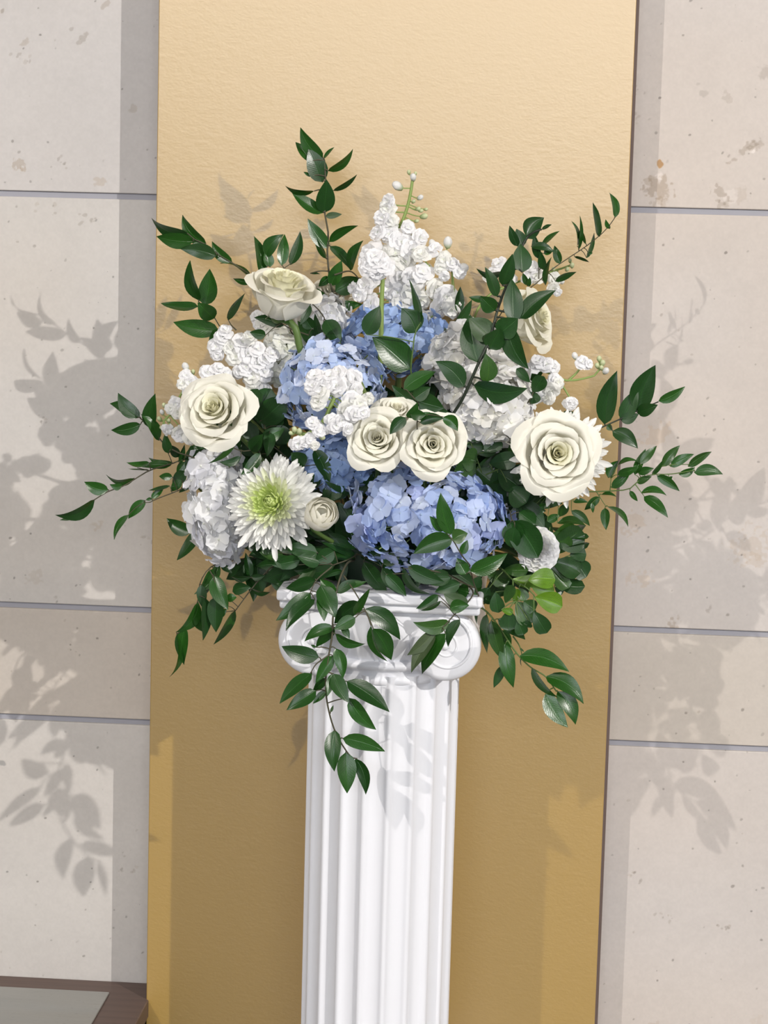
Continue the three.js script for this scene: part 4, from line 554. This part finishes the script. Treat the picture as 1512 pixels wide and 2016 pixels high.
sprig('ruscus_sprig', 'ruscus sprig with four large upright leaves over the panel edge beside the largest rose', { k: 'e', r: 2.6, stem: 'dark', stems: [[[700, 530, 0.36], [780, 495, 0.36], [870, 456, 0.35], [960, 416, 0.34], [1042, 376, 0.34], [1150, 330, 0.34]]], leaves: [[882, 442, 945, 176, 92, -0.06, 0.05], [968, 424, 1050, 262, 78, 0, 0, 'salal'], [1045, 378, 1135, 148, 112, -0.06, 0.05], [1045, 385, 1147, 345, 62], [1150, 327, 1282, 254, 42, 0.04], [960, 418, 1052, 390, 56, 0.08, 0, 'salal'], [895, 447, 922, 472, 30], [922, 475, 1048, 562, 72, -0.1, 0.1, 'laurel'], [670, 402, 747, 393, 52, 0, 0, 'salal'], [770, 502, 862, 605, 52, -0.16, 0, 'salal'], [720, 432, 777, 445, 24]] });
sprig('ruscus_sprig', 'fine ruscus sprig with many narrow leaves reaching far over the stone wall', { k: 'e', r: 1.9, stem: 'green', mats: [LEAVES.ruscus[3], LEAVES.laurel[0], LEAVES.ruscus[1]], stems: [[[620, 770, 0.40], [700, 776, 0.40], [920, 772, 0.40], [1010, 760, 0.40], [1062, 712, 0.40], [1130, 690, 0.40], [1200, 690, 0.40], [1330, 670, 0.40]], [[910, 770, 0.40], [915, 710, 0.40]], [[1035, 740, 0.40], [1080, 800, 0.40]], [[1120, 692, 0.40], [1170, 650, 0.40], [1310, 640, 0.40]], [[840, 772, 0.40], [870, 820, 0.40], [890, 850, 0.40]]],
  leaves: [[900, 707, 952, 622, 48, -0.12], [950, 642, 1047, 625, 26, -0.12], [948, 692, 1052, 655, 42], [918, 757, 1012, 680, 46], [1032, 692, 1087, 563, 36], [1060, 637, 1142, 548, 40], [1050, 682, 1127, 660, 40], [1120, 692, 1172, 620, 22], [1170, 652, 1257, 546, 46, -0.05], [1210, 652, 1327, 590, 46, -0.06], [1298, 652, 1414, 578, 46, -0.08], [1253, 692, 1332, 655, 40, 0.08], [1328, 682, 1470, 690, 56, -0.12], [1043, 732, 1117, 700, 36], [1143, 697, 1255, 774, 46, -0.06], [1200, 715, 1220, 700, 16], [1063, 782, 1192, 797, 36, -0.14], [1078, 800, 1197, 905, 56, -0.05], [1008, 772, 1047, 824, 26], [868, 790, 942, 802, 18, -0.08], [885, 857, 890, 967, 46], [898, 850, 1000, 952, 40, -0.13], [857, 802, 783, 867, 40], [820, 832, 825, 882, 20], [728, 827, 802, 830, 26, -0.1], [718, 870, 810, 947, 40, -0.08], [648, 932, 792, 947, 46, -0.1], [702, 842, 648, 902, 46], [598, 922, 662, 890, 40], [556, 852, 602, 840, 30], [518, 862, 592, 872, 42], [640, 790, 570, 820, 34]] });
sprig('laurel_stem', 'thick laurel leaves packed between the twin roses and the largest rose', { k: 'd', category: 'greenery', shape: 'oval', natural: 0.5, mats: [...LEAVES.salal, LEAVES.laurel[2]], stem: 'green', stems: [[[1260, 1150, 0.40], [1240, 1020, 0.42], [1200, 900, 0.43], [1170, 820, 0.43]], [[1240, 1020, 0.42], [1360, 960, 0.43], [1420, 860, 0.43]]], leaves: [[1100, 782, 1245, 745, 92], [1140, 835, 1335, 842, 100], [1110, 905, 1205, 930, 112, 0, 0, 'laurel'], [1070, 992, 1200, 950, 92, 0, 0, 'laurel'], [1280, 945, 1445, 918, 84], [1215, 1042, 1445, 1000, 74, 0, 0, 'laurel'], [1305, 1115, 1475, 1040, 112, 0, 0, 'laurel'], [1390, 885, 1505, 738, 84, 0.05, 0, 'laurel'], [1250, 880, 1340, 790, 90], [1330, 1000, 1450, 1080, 110], [1400, 1090, 1500, 1180, 110], [1380, 1180, 1460, 1090, 90], [1200, 980, 1300, 1060, 100], [1420, 960, 1520, 1040, 100]] });
sprig('salal_stem', 'dark leaves in the hollow between chrysanthemum and clear blue hydrangea', { k: 'd', mats: LEAVES.salal, natural: 0.45, stems: [[[440, 1300, 0.36], [380, 1100, 0.40], [300, 960, 0.42]]], leaves: [[240, 860, 330, 1060, 90], [250, 1090, 200, 1000, 90], [300, 960, 420, 1130, 90], [330, 1140, 450, 1120, 60], [400, 1200, 480, 1330, 110], [300, 1240, 470, 1240, 120], [180, 960, 100, 880, 100], [380, 1060, 300, 1180, 120], [420, 1380, 240, 1400, 120], [460, 1350, 640, 1480, 110], [260, 1340, 100, 1400, 120], [420, 1420, 560, 1560, 120], [200, 1480, 420, 1520, 120], [140, 1500, 40, 1560, 100], [60, 1440, 100, 1540, 60, 0, 0, 'laurel'], [20, 1480, 40, 1560, 50, 0, 0, 'laurel']] });
// ---------------------------------------------------------------- dark filler stems packed round the bowl and up through the middle
{
  const fill = [[470, 900, 0.28, 620, 960], [560, 820, 0.26, 680, 900], [700, 770, 0.26, 760, 900], [850, 800, 0.28, 800, 930], [980, 900, 0.28, 880, 960], [1060, 1000, 0.30, 900, 1020], [500, 1060, 0.34, 640, 1040], [640, 1060, 0.40, 720, 1060], [880, 1120, 0.42, 820, 1080], [1010, 1120, 0.36, 900, 1060], [600, 690, 0.24, 680, 820], [930, 660, 0.25, 860, 820], [1040, 780, 0.28, 930, 880], [430, 800, 0.30, 560, 880], [760, 900, 0.36, 770, 980], [470, 1110, 0.36, 600, 1070], [570, 1125, 0.40, 680, 1075], [980, 960, 0.38, 880, 990], [1040, 990, 0.40, 930, 1010]];
  const where = ['behind the tall white hydrangea', 'behind the full cream rose', 'below the deep blue hydrangea', 'behind the small tucked-in rose', 'behind the largest cream rose', 'beneath the largest cream rose', 'under the tall white hydrangea', 'under the ivory ranunculus', 'beneath the clear blue hydrangea', 'behind the carnation', 'behind the white hydrangea at the back', 'behind the dark woody branch', 'behind the slender side stock flower', 'behind the side stock with small green buds', 'behind the twin roses', 'below the green-eyed chrysanthemum', 'over the column top corner', 'between the twin roses and the carnation', 'between the largest cream rose and the carnation'];
  for (const [fi, [tx, ty, z, bx, by]] of fill.entries()) {
    const leaves = []; for (let k = 0; k < 13; k++) { const t = rr(0.05, 1), x = bx + (tx - bx) * t, y = by + (ty - by) * t, a = rr(0, 6.283), l = rr(62, 96); leaves.push([x, y, x + Math.cos(a) * l, y + Math.sin(a) * l, rr(26, 40), rr(-0.1, 0.1), rr(-0.6, 0.6)]); }
    sprig('filler_stem', `dark leafy filler stem packed deep ${where[fi]}`, { k: 'i', r: 2.5, stem: 'dark', mats: LEAVES.salal, group: 'dark filler stems inside the arrangement', stems: [[[bx, by, z + 0.02], [tx, ty, z]]], leaves });
  }
}
renderer.render(scene, camera);
